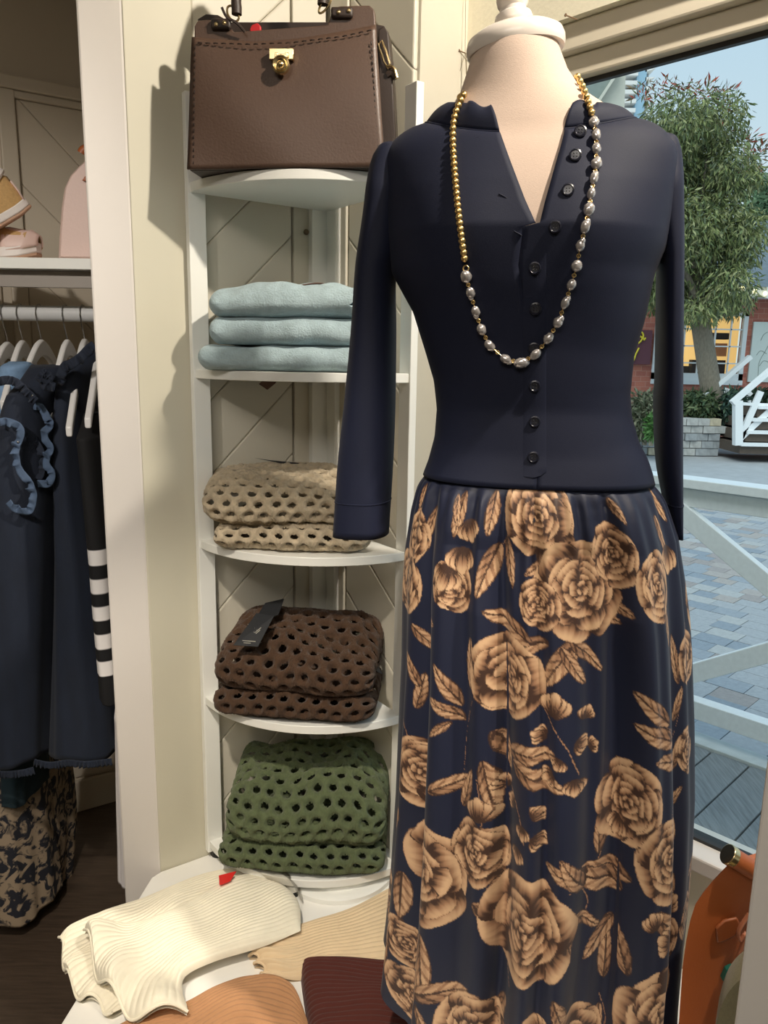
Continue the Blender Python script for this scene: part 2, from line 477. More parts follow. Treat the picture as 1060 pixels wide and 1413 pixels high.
# nails along the header and the thin wire hung from one of them
m_nail = mat('rusty_nail', (142, 116, 92), 0.45, 0.1, 300, metal=0.6)
def nail(px0, py0, px1, py1, out, label):
    b = PP(px1, py1, J1 - nW * .012, nW); a = PP(px0, py0, J1 - nW * .035, nW)
    mb = MB(); mb.tube([b, a], 0.0011, 6); mb.tube([a, a + nrm(a - b) * .0012], 0.0028, 8)
    return tag(mb.build('nail', m_nail), label, 'nail', None)
nail(634, 70, 651, 77, .02, 'rusty nail holding a thin wire beside the mannequin neck')
nail(781, 21, 796, 27, .02, 'bent rusty nail in the window header right of the mannequin neck')
wr = MB(); q0 = PP(643, -60, J1 - nW * .03, nW); q1 = PP(642, 73, J1 - nW * .03, nW); q2 = PP(618, 158, J1 - nW * .03, nW); q3 = PP(646, 150, J1 - nW * .03, nW)
wr.tube(spl([q0, q1], 8), 0.0005, 5); wr.tube(spl([q1, q2], 8), 0.0004, 5); wr.tube(spl([q1 + [.001, 0, 0], q3], 8), 0.0012, 5)
tag(wr.build('hanging_wire', mat('wire', (150, 140, 120), 0.4, metal=.7)), 'thin wire hanging from the nail beside the mannequin neck', 'wire')

# display platform
P_near = 0.62
pl = MB()
pp_ = [np.array([-.515, P_near, 0]), np.array([1.10, P_near, 0]), J1 + dW * .9 + nW * .002, J1 + nW * .002 + dW * .002, J0 + nW * .014 + dW * .002, C0, L_end - nL * .010, np.array([-.474, 1.428, 0]), np.array([-.514, 1.06, 0])]
pl.prism([np.array([p[0], p[1], PLAT - .03]) for p in pp_], (0, 0, .03))
plt_root = thing('display_platform', (0.1, 1.0, 0), 'white painted display platform in the shop window under the mannequin', 'platform')
pl.build('platform_top', m_plat, plt_root, bevel=.003, smooth=False)
pb = MB(); inner = [np.array([p[0], p[1], 0]) for p in pp_]; cen = np.mean(inner, 0)
pb.prism([cen + (p - cen) * .97 for p in inner], (0, 0, PLAT - .03)); pb.build('platform_base', m_plat, plt_root, smooth=False)

# white post at the right, nearer than the tan bag
rx = PY(1038, 1230, .68)[0]
rp = MB(); rp.prism([(rx - .012, .66, PLAT), (rx + .07, .66, PLAT), (rx + .07, .68, PLAT), (rx, .68, PLAT)], (0, 0, CEIL - PLAT))
struct(rp.build('trim_11', m_post, bevel=.003, smooth=False))

# ================================================================== CORNER SHELF UNIT
K = np.array([-.127, 1.658, 0]); eL = np.array([-.817, -.577, 0]); eR = np.array([.577, -.817, 0]); RS = .291
LEV = [.470 + .3345 * i for i in range(5)]
unit = thing('corner_shelf', K + (eL + eR) * .12 + EZ * PLAT, 'white quarter-round corner shelf unit with five tiers holding sweaters', 'shelf unit')
def ubox(name, l0, l1, r0, r1, z0, z1, material=m_shelf, bevel=.0015):
    mb = MB(); mb.prism([K + eL * l + eR * r + EZ * z0 for l, r in ((l0, r0), (l1, r0), (l1, r1), (l0, r1))], (0, 0, z1 - z0))
    return mb.build(name, material, unit, bevel=bevel, smooth=False)
UZ0, UZ1 = .442, 1.962
ubox('upright', RS - .030, RS + .004, -.016, .0, UZ0, UZ1)
ubox('upright', -.016, .0, RS - .030, RS + .004, UZ0, UZ1)
ubox('back_post', .0, .036, -.014, .002, UZ0, UZ1)
ubox('back_post', -.014, .002, .002, .036, UZ0, UZ1)
for z in LEV:
    mb = MB(); arc = [K + EZ * (z - .017)]
    arc += [K + RS * (math.cos(a) * eL + math.sin(a) * eR) + EZ * (z - .017) for a in np.linspace(0, PI / 2, 40)]
    mb.prism(arc, (0, 0, .017)); mb.build('shelf_board', m_shelf, unit, bevel=.0012)
for l, r in ((RS - .02, -.008), (-.008, RS - .02), (.01, -.006)):
    mb = MB(); mb.lathe([(.013, PLAT), (.015, PLAT + .004), (.013, UZ0)], K + eL * l + eR * r, 14); mb.build('rubber_foot', m_black, unit)
fo = K + (eL + eR) / math.sqrt(2) * .272
mb = MB(); mb.lathe([(.015, PLAT + .006), (.015, LEV[0] - .017)], fo, 18); lg = mb.build('foot', m_shelf, unit)
mb = MB(); mb.lathe([(.0165, PLAT), (.0165, PLAT + .008), (.0155, PLAT + .010)], fo, 18); mb.build('rubber_cap', m_black, lg)
for (l, r, z) in ((.045, -.006, LEV[4] - .06), (.05, -.004, LEV[0] + .26)):
    mb = MB(); c = K + eL * l + eR * r + EZ * z; mb.ball(c, (.006, .006, .006), 10, 6); mb.build('bracket_knob', mat('dull_brass', (120, 104, 82), .4, metal=.7), unit)
# ================================================================== MANNEQUIN, DRESS AND NECKLACE
MD = 1.03
Mp = PY(737, 500, MD); Mp[2] = 0
lf = -nrm([Mp[0], Mp[1], 0]); ls = np.array([-lf[1], lf[0], 0])
if ls[0] < 0: ls = -ls
def msz(px, py, f=0.0):
    p = PP(px, py, Mp + lf * f, lf); return float((p - Mp) @ ls), float(p[2])
def mpt(s, f, z):
    s = np.asarray(s, float); f = np.asarray(f, float); z = np.asarray(z, float)
    return Mp + s[..., None] * ls + f[..., None] * lf + z[..., None] * EZ
def zof(py, px=737, f=0.0): return msz(px, py, f)[1]
def edge(tab):
    a = np.array([msz(x, y) for x, y in tab]); o = np.argsort(a[:, 1]); return a[o, 1], a[o, 0]
TL = edge([(525, 213), (529, 250), (534, 300), (539, 345), (544, 381), (572, 432), (589, 487), (600, 525), (604, 563), (601, 601), (593, 631), (584, 655), (576, 690)])
TR = edge([(937, 205), (934, 250), (926, 300), (917, 345), (902, 380), (888, 445), (874, 493), (869, 544), (871, 573), (881, 609), (893, 632), (899, 650), (908, 690)])
def prof(tab):
    a = np.array([(zof(y), v) for y, v in tab]); o = np.argsort(a[:, 0]); return a[o, 0], a[o, 1]
TF = prof([(207, .082), (230, .091), (270, .104), (330, .118), (400, .110), (480, .096), (563, .088), (620, .096), (660, .108), (700, .112)])
TB = prof([(207, .050), (240, .080), (300, .092), (400, .086), (480, .076), (563, .074), (640, .092), (700, .1)])
def sph(x, e):
    return np.sign(x) * np.abs(x) ** e
def torso(phi, z, k=1.0, dk=0.0):
    """surface point (s,f) of the bust at angle phi (0 front, + to the right)"""
    sl = np.interp(z, *TL); sr = np.interp(z, *TR); sc = (sl + sr) / 2; hw = (sr - sl) / 2 * k - dk
    c = np.cos(phi); hf = np.where(c >= 0, np.interp(z, *TF), np.interp(z, *TB)) * k - dk
    s = sc + hw * sph(np.sin(phi), .92); f = hf * sph(c, .80)
    zb = zof(335)
    f = f + (c > 0) * .013 * (np.exp(-(((s - sc) - .078) / .06) ** 2 - ((z - zb) / .075) ** 2) + np.exp(-(((s - sc) + .078) / .06) ** 2 - ((z - zb) / .075) ** 2)) * np.clip(c * 2, 0, 1)
    return s, f
def phi_of(s, z):
    sl = np.interp(z, *TL); sr = np.interp(z, *TR); x = (s - (sl + sr) / 2) / ((sr - sl) / 2)
    return np.arcsin(np.clip(sph(x, 1 / .92), -1, 1))

m_navy = mat('navy_jersey_knit', (20, 25, 46), 0.68, 0.25, 900, 0.06, sheen=0.05, dist=0.0006, spec=.28, vscale=12)
m_linen = mat('beige_linen_form', (202, 180, 164), 0.85, 0.35, 500, 0.05, sheen=0.1, dist=0.0006, stretch=(1, 1, 3))
m_cap = mat('white_gloss_wood', (226, 216, 206), 0.22, 0.02, 60)

# ---- V neck edges (s at height)
VL = edge([(683, 168), (688, 190), (693, 205), (708, 250), (726, 300), (741, 335)])
VR = edge([(786, 163), (779, 195), (775, 212), (762, 260), (750, 305), (743, 335)])
zV = zof(335); zS = zof(213); zH = zof(658)
dress = thing('dress', Mp + EZ * .53, 'navy long sleeve button front dress with tan rose print skirt on the mannequin', 'dress')
NC = 168
cc = np.linspace(0, 1, NC)
def open_phi(z):
    if z <= zV: return 0.0, 0.0
    return float(phi_of(np.interp(z, *VL), z)), float(phi_of(np.interp(z, *VR), z))
rows = []
zz = np.concatenate([np.linspace(zH, zV, 46), np.linspace(zV, zS, 26)[1:]])
for z in zz:
    l, r = open_phi(z)
    phi = r + cc * (2 * PI - r + l)
    phw = phi.copy()
    s, f = torso(phw, np.full(NC, z))
    zr = np.full(NC, z)
    if z < zof(640): zr = zr - .010 * (1 - np.cos(phw)) * 0.0
    rows.append(mpt(s, f, zr))
l0, r0 = open_phi(zS)
phi0 = r0 + cc * (2 * PI - r0 + l0)
s0, f0 = torso(phi0, np.full(NC, zS))
# neck seam ring
nl_, nr_ = msz(588, 172)[0], msz(878, 166)[0]
zsl, zsr = msz(588, 172)[1], msz(878, 166)[1]
def neck_ring(sl, sr, zl, zr, ff, fb, zf, zb, phl, phr):
    ph = phr + cc * (2 * PI - phr + phl); sc = (sl + sr) / 2; hw = (sr - sl) / 2
    s = sc + hw * np.sin(ph); c = np.cos(ph)
    side = np.where(np.sin(ph) > 0, zr, zl)
    f = np.where(c > 0, ff, fb) * sph(c, .9)
    z = np.where(c > 0, side + (zf - side) * np.abs(c) ** 1.6, side + (zb - side) * np.abs(c) ** 1.5)
    return s, f, z
sc_ = (nl_ + nr_) / 2; hw_ = (nr_ - nl_) / 2
pl_ = math.asin((msz(693, 205)[0] - sc_) / hw_); pr_ = math.asin((msz(775, 210)[0] - sc_) / hw_)
s1, f1, z1 = neck_ring(nl_, nr_, zsl, zsr, .078, -.060 * -1 * -1, zof(206), zof(155), pl_, pr_)
f1 = np.where(np.cos(pr_ + cc * (2 * PI - pr_ + pl_)) > 0, f1, -np.abs(f1))
for t in np.linspace(0, 1, 15)[1:]:
    b = .010 * math.sin(PI * t)
    s = s0 + (s1 - s0) * t; f = f0 + (f1 - f0) * t
    z = zS + (z1 - zS) * t + b * .8 * np.abs(np.sin(phi0))
    rows.append(mpt(s, f, z))
BOD = np.array(rows)
for _ in range(14):
    k0 = len(zz) - 10
    BOD[k0:-1] = .25 * BOD[k0 - 1:-2] + .5 * BOD[k0:-1] + .25 * BOD[k0 + 1:]
# gentle knit wrinkles running from the neck over the chest
me = big_mesh('bodice', BOD.reshape(-1, 3), BOD.shape[0], NC)
base_b = np.array([Mp[0], Mp[1], zH])
def shift_mesh(me, b):
    me.transform(Matrix.Translation((-float(b[0]), -float(b[1]), -float(b[2]))))
shift_mesh(me, base_b)
link('bodice', me, m_navy, base_b, dress, solid=.0016)
# collar band
sl2, zl2 = msz(616, 146); sr2, zr2 = msz(848, 150)
sc2 = (sl2 + sr2) / 2; hw2 = (sr2 - sl2) / 2
pl2 = math.asin((msz(682, 168)[0] - sc2) / hw2); pr2 = math.asin((msz(787, 164)[0] - sc2) / hw2)
s2, f2, z2 = neck_ring(sl2, sr2, zl2, zr2, .074, -.052, zof(170), zof(128), pl2, pr2)
f2 = np.where(np.cos(pr2 + cc * (2 * PI - pr2 + pl2)) > 0, f2, -np.abs(f2))
z2 = z2 + .003 * np.sin(cc * 2 * PI * 14) * (np.abs(cc - .5) > .44)
col_rows = []
for t in np.linspace(0, 1, 9):
    bul = .003 * math.sin(PI * t)
    col_rows.append(mpt(s1 + (s2 - s1) * t, (f1 + (f2 - f1) * t) + np.sign(f1) * bul, z1 + (z2 - z1) * t + bul))
COLR = np.array(col_rows)
mb = MB(); mb.loft(COLR, False); mb.build('neck_band', m_navy, dress, solid=.002)
mb = MB(); mb.tube(COLR[0] + (COLR[0] - COLR[1]) * .05 + lf * .0008, .0011, 6); mb.build('neck_seam', m_navy, dress)

# ---- sleeves
def sleeve(tab, f0, hd, name='sleeve'):
    tab = np.array(tab, float); n = 60
    P = spl(tab, n); rings = []
    a = np.linspace(0, 2 * PI, 40, endpoint=False)
    for i, (py, xl, xr) in enumerate(P):
        sl, z = msz(xl, py); sr, zr = msz(xr, py); t = i / (n - 1)
        sc = (sl + sr) / 2; hw = (sr - sl) / 2
        h = np.interp(t, [0, .12, .4, 1], hd)
        wob = 1 + .05 * np.sin(3 * a + 5 * t) * t
        s = sc + hw * sph(np.cos(a), .8) ; f = f0(t) + h * sph(np.sin(a), .8) * wob
        zz_ = (z + zr) / 2 + (zr - z) / 2 * np.cos(a)
        rings.append(mpt(s, f, zz_))
    top = np.mean(rings[0], 0); r0_ = np.array(rings[0])
    dome = [top + (r0_ - top) * q + EZ * h for q, h in ((.15, .009), (.5, .0075), (.8, .004))]
    mb = MB(); mb.loft(dome + rings, True, True, False)
    o = mb.build(name, m_navy, dress, solid=.0016)
    hem = MB(); hem.tube(np.array(rings[-6]) , .0009, 5, closed=True); hem.build('hem_stitch', m_navy, o)
    return o
sleeve([(208, 524, 560), (232, 513, 566), (304, 504, 558), (351, 497, 553), (381, 494, 545), (457, 489, 546), (555, 480, 546), (635, 472, 544), (733, 466, 539)],
       lambda t: -.004 + .022 * t, [.040, .055, .050, .040])
sleeve([(194, 900, 936), (220, 896, 942), (300, 903, 943.5), (345, 910, 943.5), (380, 912, 943.5), (516, 910, 944), (556, 908, 944.5), (635, 911, 945), (692, 921, 945), (743, 931, 944)],
       lambda t: -.012 - .02 * t, [.036, .055, .055, .045])

# ---- front surface look-up for placket, buttons, necklace
def sfz(arr):
    q = arr.reshape(-1, 3) - Mp; return np.stack([q @ ls, q @ lf, q[:, 2]], 1)
ALLP = np.vstack([sfz(BOD), sfz(COLR)])
ALLP = ALLP[ALLP[:, 1] > -.02]
def _avg(A, s, z, rad):
    d = np.hypot(A[:, 0] - s, A[:, 2] - z); m = d < rad
    if not m.any(): return None
    w = 1 / (d[m] + .0012) ** 3; return float((A[m, 1] * w).sum() / w.sum())
def front(s, z, extra=None, rad=.012):
    if z < zS - .03:
        return float(torso(np.array([phi_of(s, z)]), np.array([z]))[1][0])
    v = _avg(ALLP, s, z, rad)
    e = _avg(extra[extra[:, 1] > -.03], s, z, rad) if extra is not None else None
    if v is None and e is None:
        d = np.hypot(ALLP[:, 0] - s, ALLP[:, 2] - z); return float(ALLP[np.argmin(d), 1])
    if v is None: return e
    return v if e is None else max(v, e)
def on_front(px, py, lift=.0, extra=None, rad=.012):
    f = .1
    for _ in range(4):
        s, z = msz(px, py, f); f = front(s, z, extra, rad) + lift
    s, z = msz(px, py, f); return mpt(s, f, z)

# placket strip and buttons
yp = np.linspace(344, 652, 40); strip = []
for y in yp:
    row = [on_front(x, y, l * min(1, .1 + (y - 344) / 60)) for x, l in ((722, .0001), (727, .0009), (738, .0013), (751, .0017), (754, .0002))]
    strip.append(row)
strip.append([on_front(722, 657, .0002), on_front(727, 658, .001), on_front(738, 659, .0013), on_front(747, 656, .0015), on_front(754, 652, .0002)])
mb = MB(); mb.loft(strip, False); mb.build('placket', m_navy, dress)
m_btn = mat('navy_button', (24, 26, 40), 0.28, 0.0, 60, spec=.6)
def button(px, py, lift=.0030, lab=None):
    c = on_front(px, py, lift); e = 3.0
    t1 = on_front(px + e, py, lift) - on_front(px - e, py, lift); t2 = on_front(px, py - e, lift) - on_front(px, py + e, lift)
    n = nrm(np.cross(t1, t2)); n = n if n @ lf > 0 else -n
    n = nrm(n * .5 + lf); u = nrm(np.cross(EZ, n)); v = np.cross(n, u)
    mb = MB(); mb.lathe([(.0068, -.002), (.0072, 0), (.0070, .0014), (.0056, .0020), (.0048, .0012), (.0006, .0010)], c, 20, (u, v, n)); b = mb.build('button', m_btn, dress)
    h = MB()
    for sx, sy in ((1, 1), (1, -1), (-1, 1), (-1, -1)):
        h.ball(c + u * .0016 * sx + v * .0016 * sy + n * .001, .0008, 6, 5)
    h.build('button_holes', m_black, b)
for px, py in ((738, 370), (739, 426), (737, 481), (738, 533), (738, 582), (736, 631)): button(px, py)
button(766, 313, .0022); button(784, 262, .0022); button(794, 214, .003); button(801, 181, .004)
def hole(px, py, a):
    c = on_front(px, py, .0004); d = ls * math.cos(a) + EZ * math.sin(a)
    mb = MB(); mb.tube(spl([c - d * .005, c, c + d * .005], 6), .0008, 6); mb.build('buttonhole', m_navy, dress)
hole(664, 190, -.1); hole(694, 270, -.5); hole(715, 322, -.5)
# ---- mannequin form
mann = thing('mannequin', Mp + EZ * PLAT, 'beige linen dress form with white neck cap wearing the navy dress', 'mannequin')
a = np.linspace(0, 2 * PI, 64, endpoint=False); rings = []
for py, xl, xr, ff, fb in ((66, 653, 771, .050, .050), (72, 652, 772, .052, .052), (100, 645, 784, .054, .054), (130, 635, 804, .058, .056), (150, 623, 836, .062, .056), (170, 602, 864, .068, .056)):
    sl, za = msz(xl, py + 5 * (1 if py < 90 else .3)); sr, zb = msz(xr, py - 6 * (1 if py < 90 else .3))
    s = (sl + sr) / 2 + (sr - sl) / 2 * np.sin(a); c = np.cos(a)
    f = np.where(c > 0, ff, fb) * c
    z = (za + zb) / 2 + (zb - za) / 2 * np.sin(a)
    rings.append(mpt(s, f, z))
sA, fA = torso(a, np.full(64, zS), .955, .004)
for t in (.4, .75):
    z_ = zof(170) + (zS - zof(170)) * t
    R0 = rings[5] if t == .4 else rings[5]
    q = sfz(R0); rings.append(mpt(q[:, 0] + (sA - q[:, 0]) * t ** 1.5, q[:, 1] + (fA - q[:, 1]) * t, np.full(64, z_)))
for z in np.linspace(zS, zH - .10, 36):
    s, f = torso(a, np.full(64, z), .97, .003); rings.append(mpt(s, f, np.full(64, z)))
FORM = np.array(rings)
mb = MB(); mb.loft(rings, True, True, True); mb.build('body_form', m_linen, mann)
capc = mpt(*[np.float64(v) for v in (msz(712, 66)[0], 0.0, msz(712, 70)[1])])
tl = math.radians(7.0); cu = ls * math.cos(tl) + EZ * math.sin(tl); cw = -ls * math.sin(tl) + EZ * math.cos(tl); cv = np.cross(cw, cu)
mb = MB(); mb.lathe([(.001, -.004), (.0585, -.003), (.0600, .001), (.0600, .008), (.0575, .015), (.048, .021), (.034, .025), (.022, .027)], capc, 48, (cu, cv, cw), 1.0, .88); cp = mb.build('neck_cap', m_cap, mann)
mb = MB(); mb.lathe([(.021, .025), (.023, .028), (.0235, .034), (.0215, .040), (.0165, .043), (.0160, .047), (.0185, .051), (.0195, .058), (.0180, .066), (.021, .075), (.025, .088), (.024, .100), (.014, .112), (.002, .116)], capc, 32, (cu, cv, cw)); mb.build('finial', m_cap, cp)
mb = MB(); mb.tube([Mp + EZ * (PLAT + .02), Mp + EZ * (zH - .09)], .014, 16); mb.build('stand_pole', m_cap, mann)
mb = MB(); mb.lathe([(.15, PLAT + .0005), (.15, PLAT + .010), (.14, PLAT + .016), (.03, PLAT + .022), (.02, PLAT + .05)], Mp, 40); mb.build('stand_base', m_cap, mann)

# ---- skirt: cloth with gathers and folds, rose print woven into its own colour layer
SKL = edge([(584, 650), (577, 670), (569, 702), (561, 750), (557, 800), (555, 900), (550, 1000), (545, 1100), (538, 1200), (529, 1300), (524, 1345), (520, 1400)])
SKR = edge([(898, 644), (907, 668), (917, 692), (933, 740), (942, 800), (948, 850), (951, 900), (955, 1000), (957, 1100), (955, 1170), (950, 1250), (945, 1300), (938, 1380), (936, 1413)])
zHem = PY(550, 1340, 1.06)[2]
SW = 200.0                                           # print units per radian
def paint_canvas():
    """the rose print, on the unrolled cloth: X = angle*SW, Y = units down from the waist seam"""
    Wc, Hc, q = 1260, 800, 1.5
    img = np.tile(lin((24, 29, 50)), (int(Hc * q), int(Wc * q), 1)).astype(np.float32)
    H_, W_ = img.shape[:2]
    r_ = np.random.default_rng(11)
    TAN, MID, DRK = lin((202, 166, 130)), lin((152, 114, 86)), lin((62, 42, 34))
    def shade(t):
        t = np.clip(t, 0, 1)[..., None]
        return np.where(t < .5, DRK + (MID - DRK) * (t * 2), MID + (TAN - MID) * (t * 2 - 1))
    def petal(cx, cy, ang, L, Wd, tip=.62, dark=0.0, leaf=False, ruff=.06, p0=.1):
        R = max(L, Wd) * 1.15
        x0, x1 = int((cx - R) * q), int((cx + R) * q) + 1; y0, y1 = int((cy - R) * q), int((cy + R) * q) + 1
        if y1 <= 0 or y0 >= H_: return
        ys = np.arange(max(y0, 0), min(y1, H_)); xs = np.arange(x0, x1)
        X, Y = np.meshgrid(xs / q - cx, ys / q - cy)
        ca, sa = math.cos(ang), math.sin(ang)
        p = (X * ca + Y * sa) / L; t = (-X * sa + Y * ca) / (Wd / 2)
        ph = r_.uniform(0, 7)
        if leaf:
            w = np.clip(p, 0, 1) ** .55 * np.clip(1 - p, 0, 1) ** .75 * 1.75
        else:
            w = np.where(p < tip, np.sin(np.clip(p / tip, 0, 1) * PI / 2) ** .8, np.sqrt(np.clip(1 - ((p - tip) / (1 - tip)) ** 2, 0, 1)))
            w = w * (1 + ruff * np.sin(7 * p + 4 * t + ph))
        inside = (p > 0) & (p < 1) & (np.abs(t) < w)
        if leaf:
            sgn = np.abs(t)
            vein = np.sin((p - sgn * .35) * 30 + ph)
            tone = .62 + .35 * p - .36 * (vein > .45) * (sgn > .05) - .75 * (sgn < .07) - .45 * (t > 0) * (1 - p)
            tone = tone + .12 * np.sin(t * 14 + p * 8 + ph)
        else:
            st = np.sin(t * 13 / (w + .3) + ph + 1.5 * p) * .5 + .5 * np.sin(t * 23 / (w + .3) + 2 * ph)
            g = sstep(p0, p0 + (1 - p0) * .9, p)
            fine = np.clip(np.sin(t * 31 / (w + .25) + ph * 3 + 4 * p), 0, 1)
            tone = .02 + 1.05 * g - (.55 * np.clip(st, 0, 1) + .25 * fine) * (1 - g * .85) - dark
            tone = tone - .30 * sstep(.45, 1.0, np.abs(t) / (w + .01)) * (np.sin(ph) * t > 0)
        edge_d = (w - np.abs(t)) * Wd / 2
        tone = np.where(edge_d < 1.3, tone - .6, tone)
        tone = np.where((1 - p) * L < .9, tone - .5, tone)
        cols = shade(tone)
        yy = ys[:, None].repeat(len(xs), 1)[inside]; xx = (xs[None, :].repeat(len(ys), 0)[inside]) % W_
        img[yy, xx] = cols[inside]
    def rose(cx, cy, R, rot=0.0, sq=1.0):
        rings_ = ((6, 1.0, .95, .62), (5, .80, .95, .60), (5, .62, .92, .55), (4, .46, .9, .5), (4, .32, .9, .4), (3, .20, .9, .2))
        asp = r_.uniform(.82, 1.0); tw_ = r_.uniform(0, PI)
        for i_, (n, rr, wd, p0_) in enumerate(rings_):
            o_ = r_.uniform(0, 6)
            for k in range(n):
                a = rot + o_ + 2 * PI * (k + r_.uniform(-.16, .16)) / n
                k_ = 1 - (1 - asp) * math.cos(a - tw_) ** 2
                bx = cx - math.cos(a) * R * .06; by = cy - math.sin(a) * R * .06
                petal(bx, by, a, R * rr * r_.uniform(.9, 1.1) * k_ * 1.06, R * wd * rr * r_.uniform(.95, 1.25), r_.uniform(.66, .78), r_.uniform(-.05, .12), p0=p0_, ruff=.09)
    def bud(cx, cy, R, ang):
        for k, d in enumerate((-.75, .75, -.38, .38, 0)):
            petal(cx, cy, ang + d, R * (1.5 if k < 4 else 1.7), R * .95, .62, .04 * (k % 2), p0=.15)
    def leaf(cx, cy, L, deg, wd=.46):
        petal(cx, cy, math.radians(deg), L, L * wd, leaf=True)
    def stem(pts, w=2.4):
        pts = spl([(x, y, 0) for x, y in pts], 60)
        for x, y, _ in pts:
            xx, yy = int(x * q), int(y * q); r = max(1, int(w * q / 2))
            for dy in range(-r, r + 1):
                for dx in range(-r, r + 1):
                    if dx * dx + dy * dy <= r * r and 0 <= yy + dy < H_: img[yy + dy, (xx + dx) % W_] = MID if dx < r * .4 else DRK
    def C(px, py):
        s, z = msz(px, py); sl = np.interp(z, *SKL); sr = np.interp(z, *SKR)
        x = np.clip((s - (sl + sr) / 2) / ((sr - sl) / 2), -.985, .985)
        return math.asin(x) * SW, py - 645
    S = lambda px, py, R: (lambda c: (c[0], c[1], R))(C(px, py))
    # far side and hidden flanks: the same flowers repeated
    for k in range(34):
        X = r_.uniform(330, 930); Y = r_.uniform(0, 780)
        rose(X, Y, r_.uniform(26, 52), r_.uniform(0, 6))
        for j in range(3): leaf(X + r_.uniform(-50, 50), Y + r_.uniform(-50, 50), r_.uniform(28, 50), r_.uniform(0, 360))
    # stems
    for st in ([(640, 1040), (646, 960), (664, 905), (690, 880)], [(900, 1075), (915, 1010), (935, 950), (938, 880)], [(650, 1130), (670, 1060), (665, 1010)],
               [(735, 690), (715, 700), (690, 730)], [(780, 1120), (810, 1105), (835, 1040)], [(740, 905), (775, 950), (790, 985)], [(690, 1010), (715, 1040), (725, 1070)],
               [(770, 1180), (800, 1150), (790, 1120)], [(890, 930), (920, 960), (915, 1010)], [(560, 960), (570, 1000), (575, 1030)], [(800, 1330), (825, 1300), (815, 1270)], [(700, 1250), (690, 1220), (700, 1190)]):
        stem([C(*p) for p in st])
    # leaves: base px, py, length, direction (degrees, 90 = down)
    for px, py, L, dg in ((700, 715, 52, 80), (690, 725, 60, 110), (690, 660, 48, 100), (765, 735, 40, 150), (805, 800, 42, 20), (830, 790, 34, 25), (755, 835, 60, 170), (790, 830, 62, 130), (735, 838, 60, 205), (732, 850, 66, 160),
                          (770, 838, 44, 60), (780, 830, 48, 45), (640, 930, 48, 235), (655, 905, 52, 270), (645, 945, 44, 200), (662, 915, 40, 300), (632, 950, 30, 140), (905, 935, 58, 215), (915, 960, 64, 200), (925, 985, 52, 190),
                          (935, 905, 54, 260), (930, 950, 40, 300), (690, 975, 62, -10), (700, 985, 66, 12), (672, 985, 50, 80), (680, 950, 44, 70), (880, 1150, 74, 35), (860, 1120, 66, 195), (850, 1135, 70, 200), (930, 1010, 42, 300),
                          (690, 1130, 40, 200), (655, 1160, 60, 20), (668, 1165, 50, 60), (600, 1215, 64, 80), (592, 1255, 52, 95), (590, 1290, 60, 340), (595, 1300, 36, 60), (800, 1110, 46, 200), (795, 1125, 44, 240), (780, 1150, 40, 40),
                          (775, 1160, 40, 90), (815, 1090, 40, 270), (655, 1340, 62, 80), (690, 1265, 50, 110), (820, 1250, 54, 270), (815, 1280, 60, 100), (700, 1380, 52, 60), (660, 1385, 56, 130), (740, 1330, 36, 40), (855, 1230, 50, 250),
                          (900, 1340, 50, 80), (925, 1360, 46, 200), (915, 1180, 40, 250), (935, 1140, 46, 100), (560, 1180, 52, 90), (550, 1210, 40, 110), (610, 1040, 52, 330), (640, 1050, 44, 290), (575, 960, 42, 280), (560, 950, 48, 100),
                          (590, 920, 40, 300), (578, 930, 40, 240), (575, 850, 40, 40), (590, 830, 34, 10), (605, 690, 44, 110), (650, 665, 50, 100), (590, 665, 30, 90), (888, 650, 46, 70), (895, 690, 50, 80), (905, 800, 40, 90), (940, 800, 44, 110), (640, 670, 34, 80),
                          (830, 665, 30, 60), (870, 1010, 40, 220), (925, 1060, 36, 320), (835, 1170, 50, 130), (560, 1100, 44, 110), (545, 1290, 40, 100), (880, 1395, 40, 60), (620, 1400, 44, 100), (760, 1240, 40, 70)):
        x, y = C(px, py); leaf(x, y, L * 1.22, dg, r_.uniform(.38, .52))
    for (px, py, R) in ((742, 688, 50), (795, 772, 54), (838, 735, 34), (893, 772, 42), (578, 738, 36), (566, 800, 44), (632, 785, 30), (700, 885, 46), (855, 1028, 46), (905, 1092, 46), (600, 1140, 60), (576, 1040, 44), (660, 1098, 34),
                        (722, 1172, 54), (892, 1278, 56), (650, 1312, 44), (712, 1322, 34), (775, 1312, 40), (800, 1400, 52), (925, 1225, 28), (946, 880, 32), (946, 990, 28), (556, 1272, 28), (556, 1330, 30), (596, 1392, 36), (928, 1392, 30), (742, 792, 26), (948, 1210, 26), (690, 1400, 34)):
        x, y = C(px, py); rose(x, y, R * 1.13, r_.uniform(0, 6))
    for (px, py, R, dg) in ((645, 735, 20, 90), (652, 700, 18, 70), (915, 730, 22, 100), (630, 760, 20, 110), (760, 920, 18, 280), (795, 925, 10, 300), (785, 950, 10, 20), (770, 965, 10, 120), (750, 945, 10, 200), (800, 960, 9, 340), (785, 990, 12, 90), (760, 985, 11, 150),
                            (705, 1035, 10, 200), (722, 1050, 11, 90), (735, 1035, 9, 330), (712, 1080, 12, 90), (735, 1060, 10, 30), (690, 1020, 10, 240), (885, 1170, 14, 250), (915, 1160, 12, 280), (905, 1190, 16, 200), (930, 1185, 14, 320), (740, 1290, 16, 240), (845, 1050, 16, 120), (835, 1330, 18, 260), (665, 1060, 18, 270)):
        x, y = C(px, py); bud(x, y, R, math.radians(dg))
    return img, q
img_p, q_p = paint_canvas()
ncf, ncb, nrw = 640, 130, 560
ph = np.concatenate([np.linspace(-1.72, 1.72, ncf, endpoint=False), np.linspace(1.72, 2 * PI - 1.72, ncb, endpoint=False)])
zr = np.linspace(zH + .005, zHem, nrw)
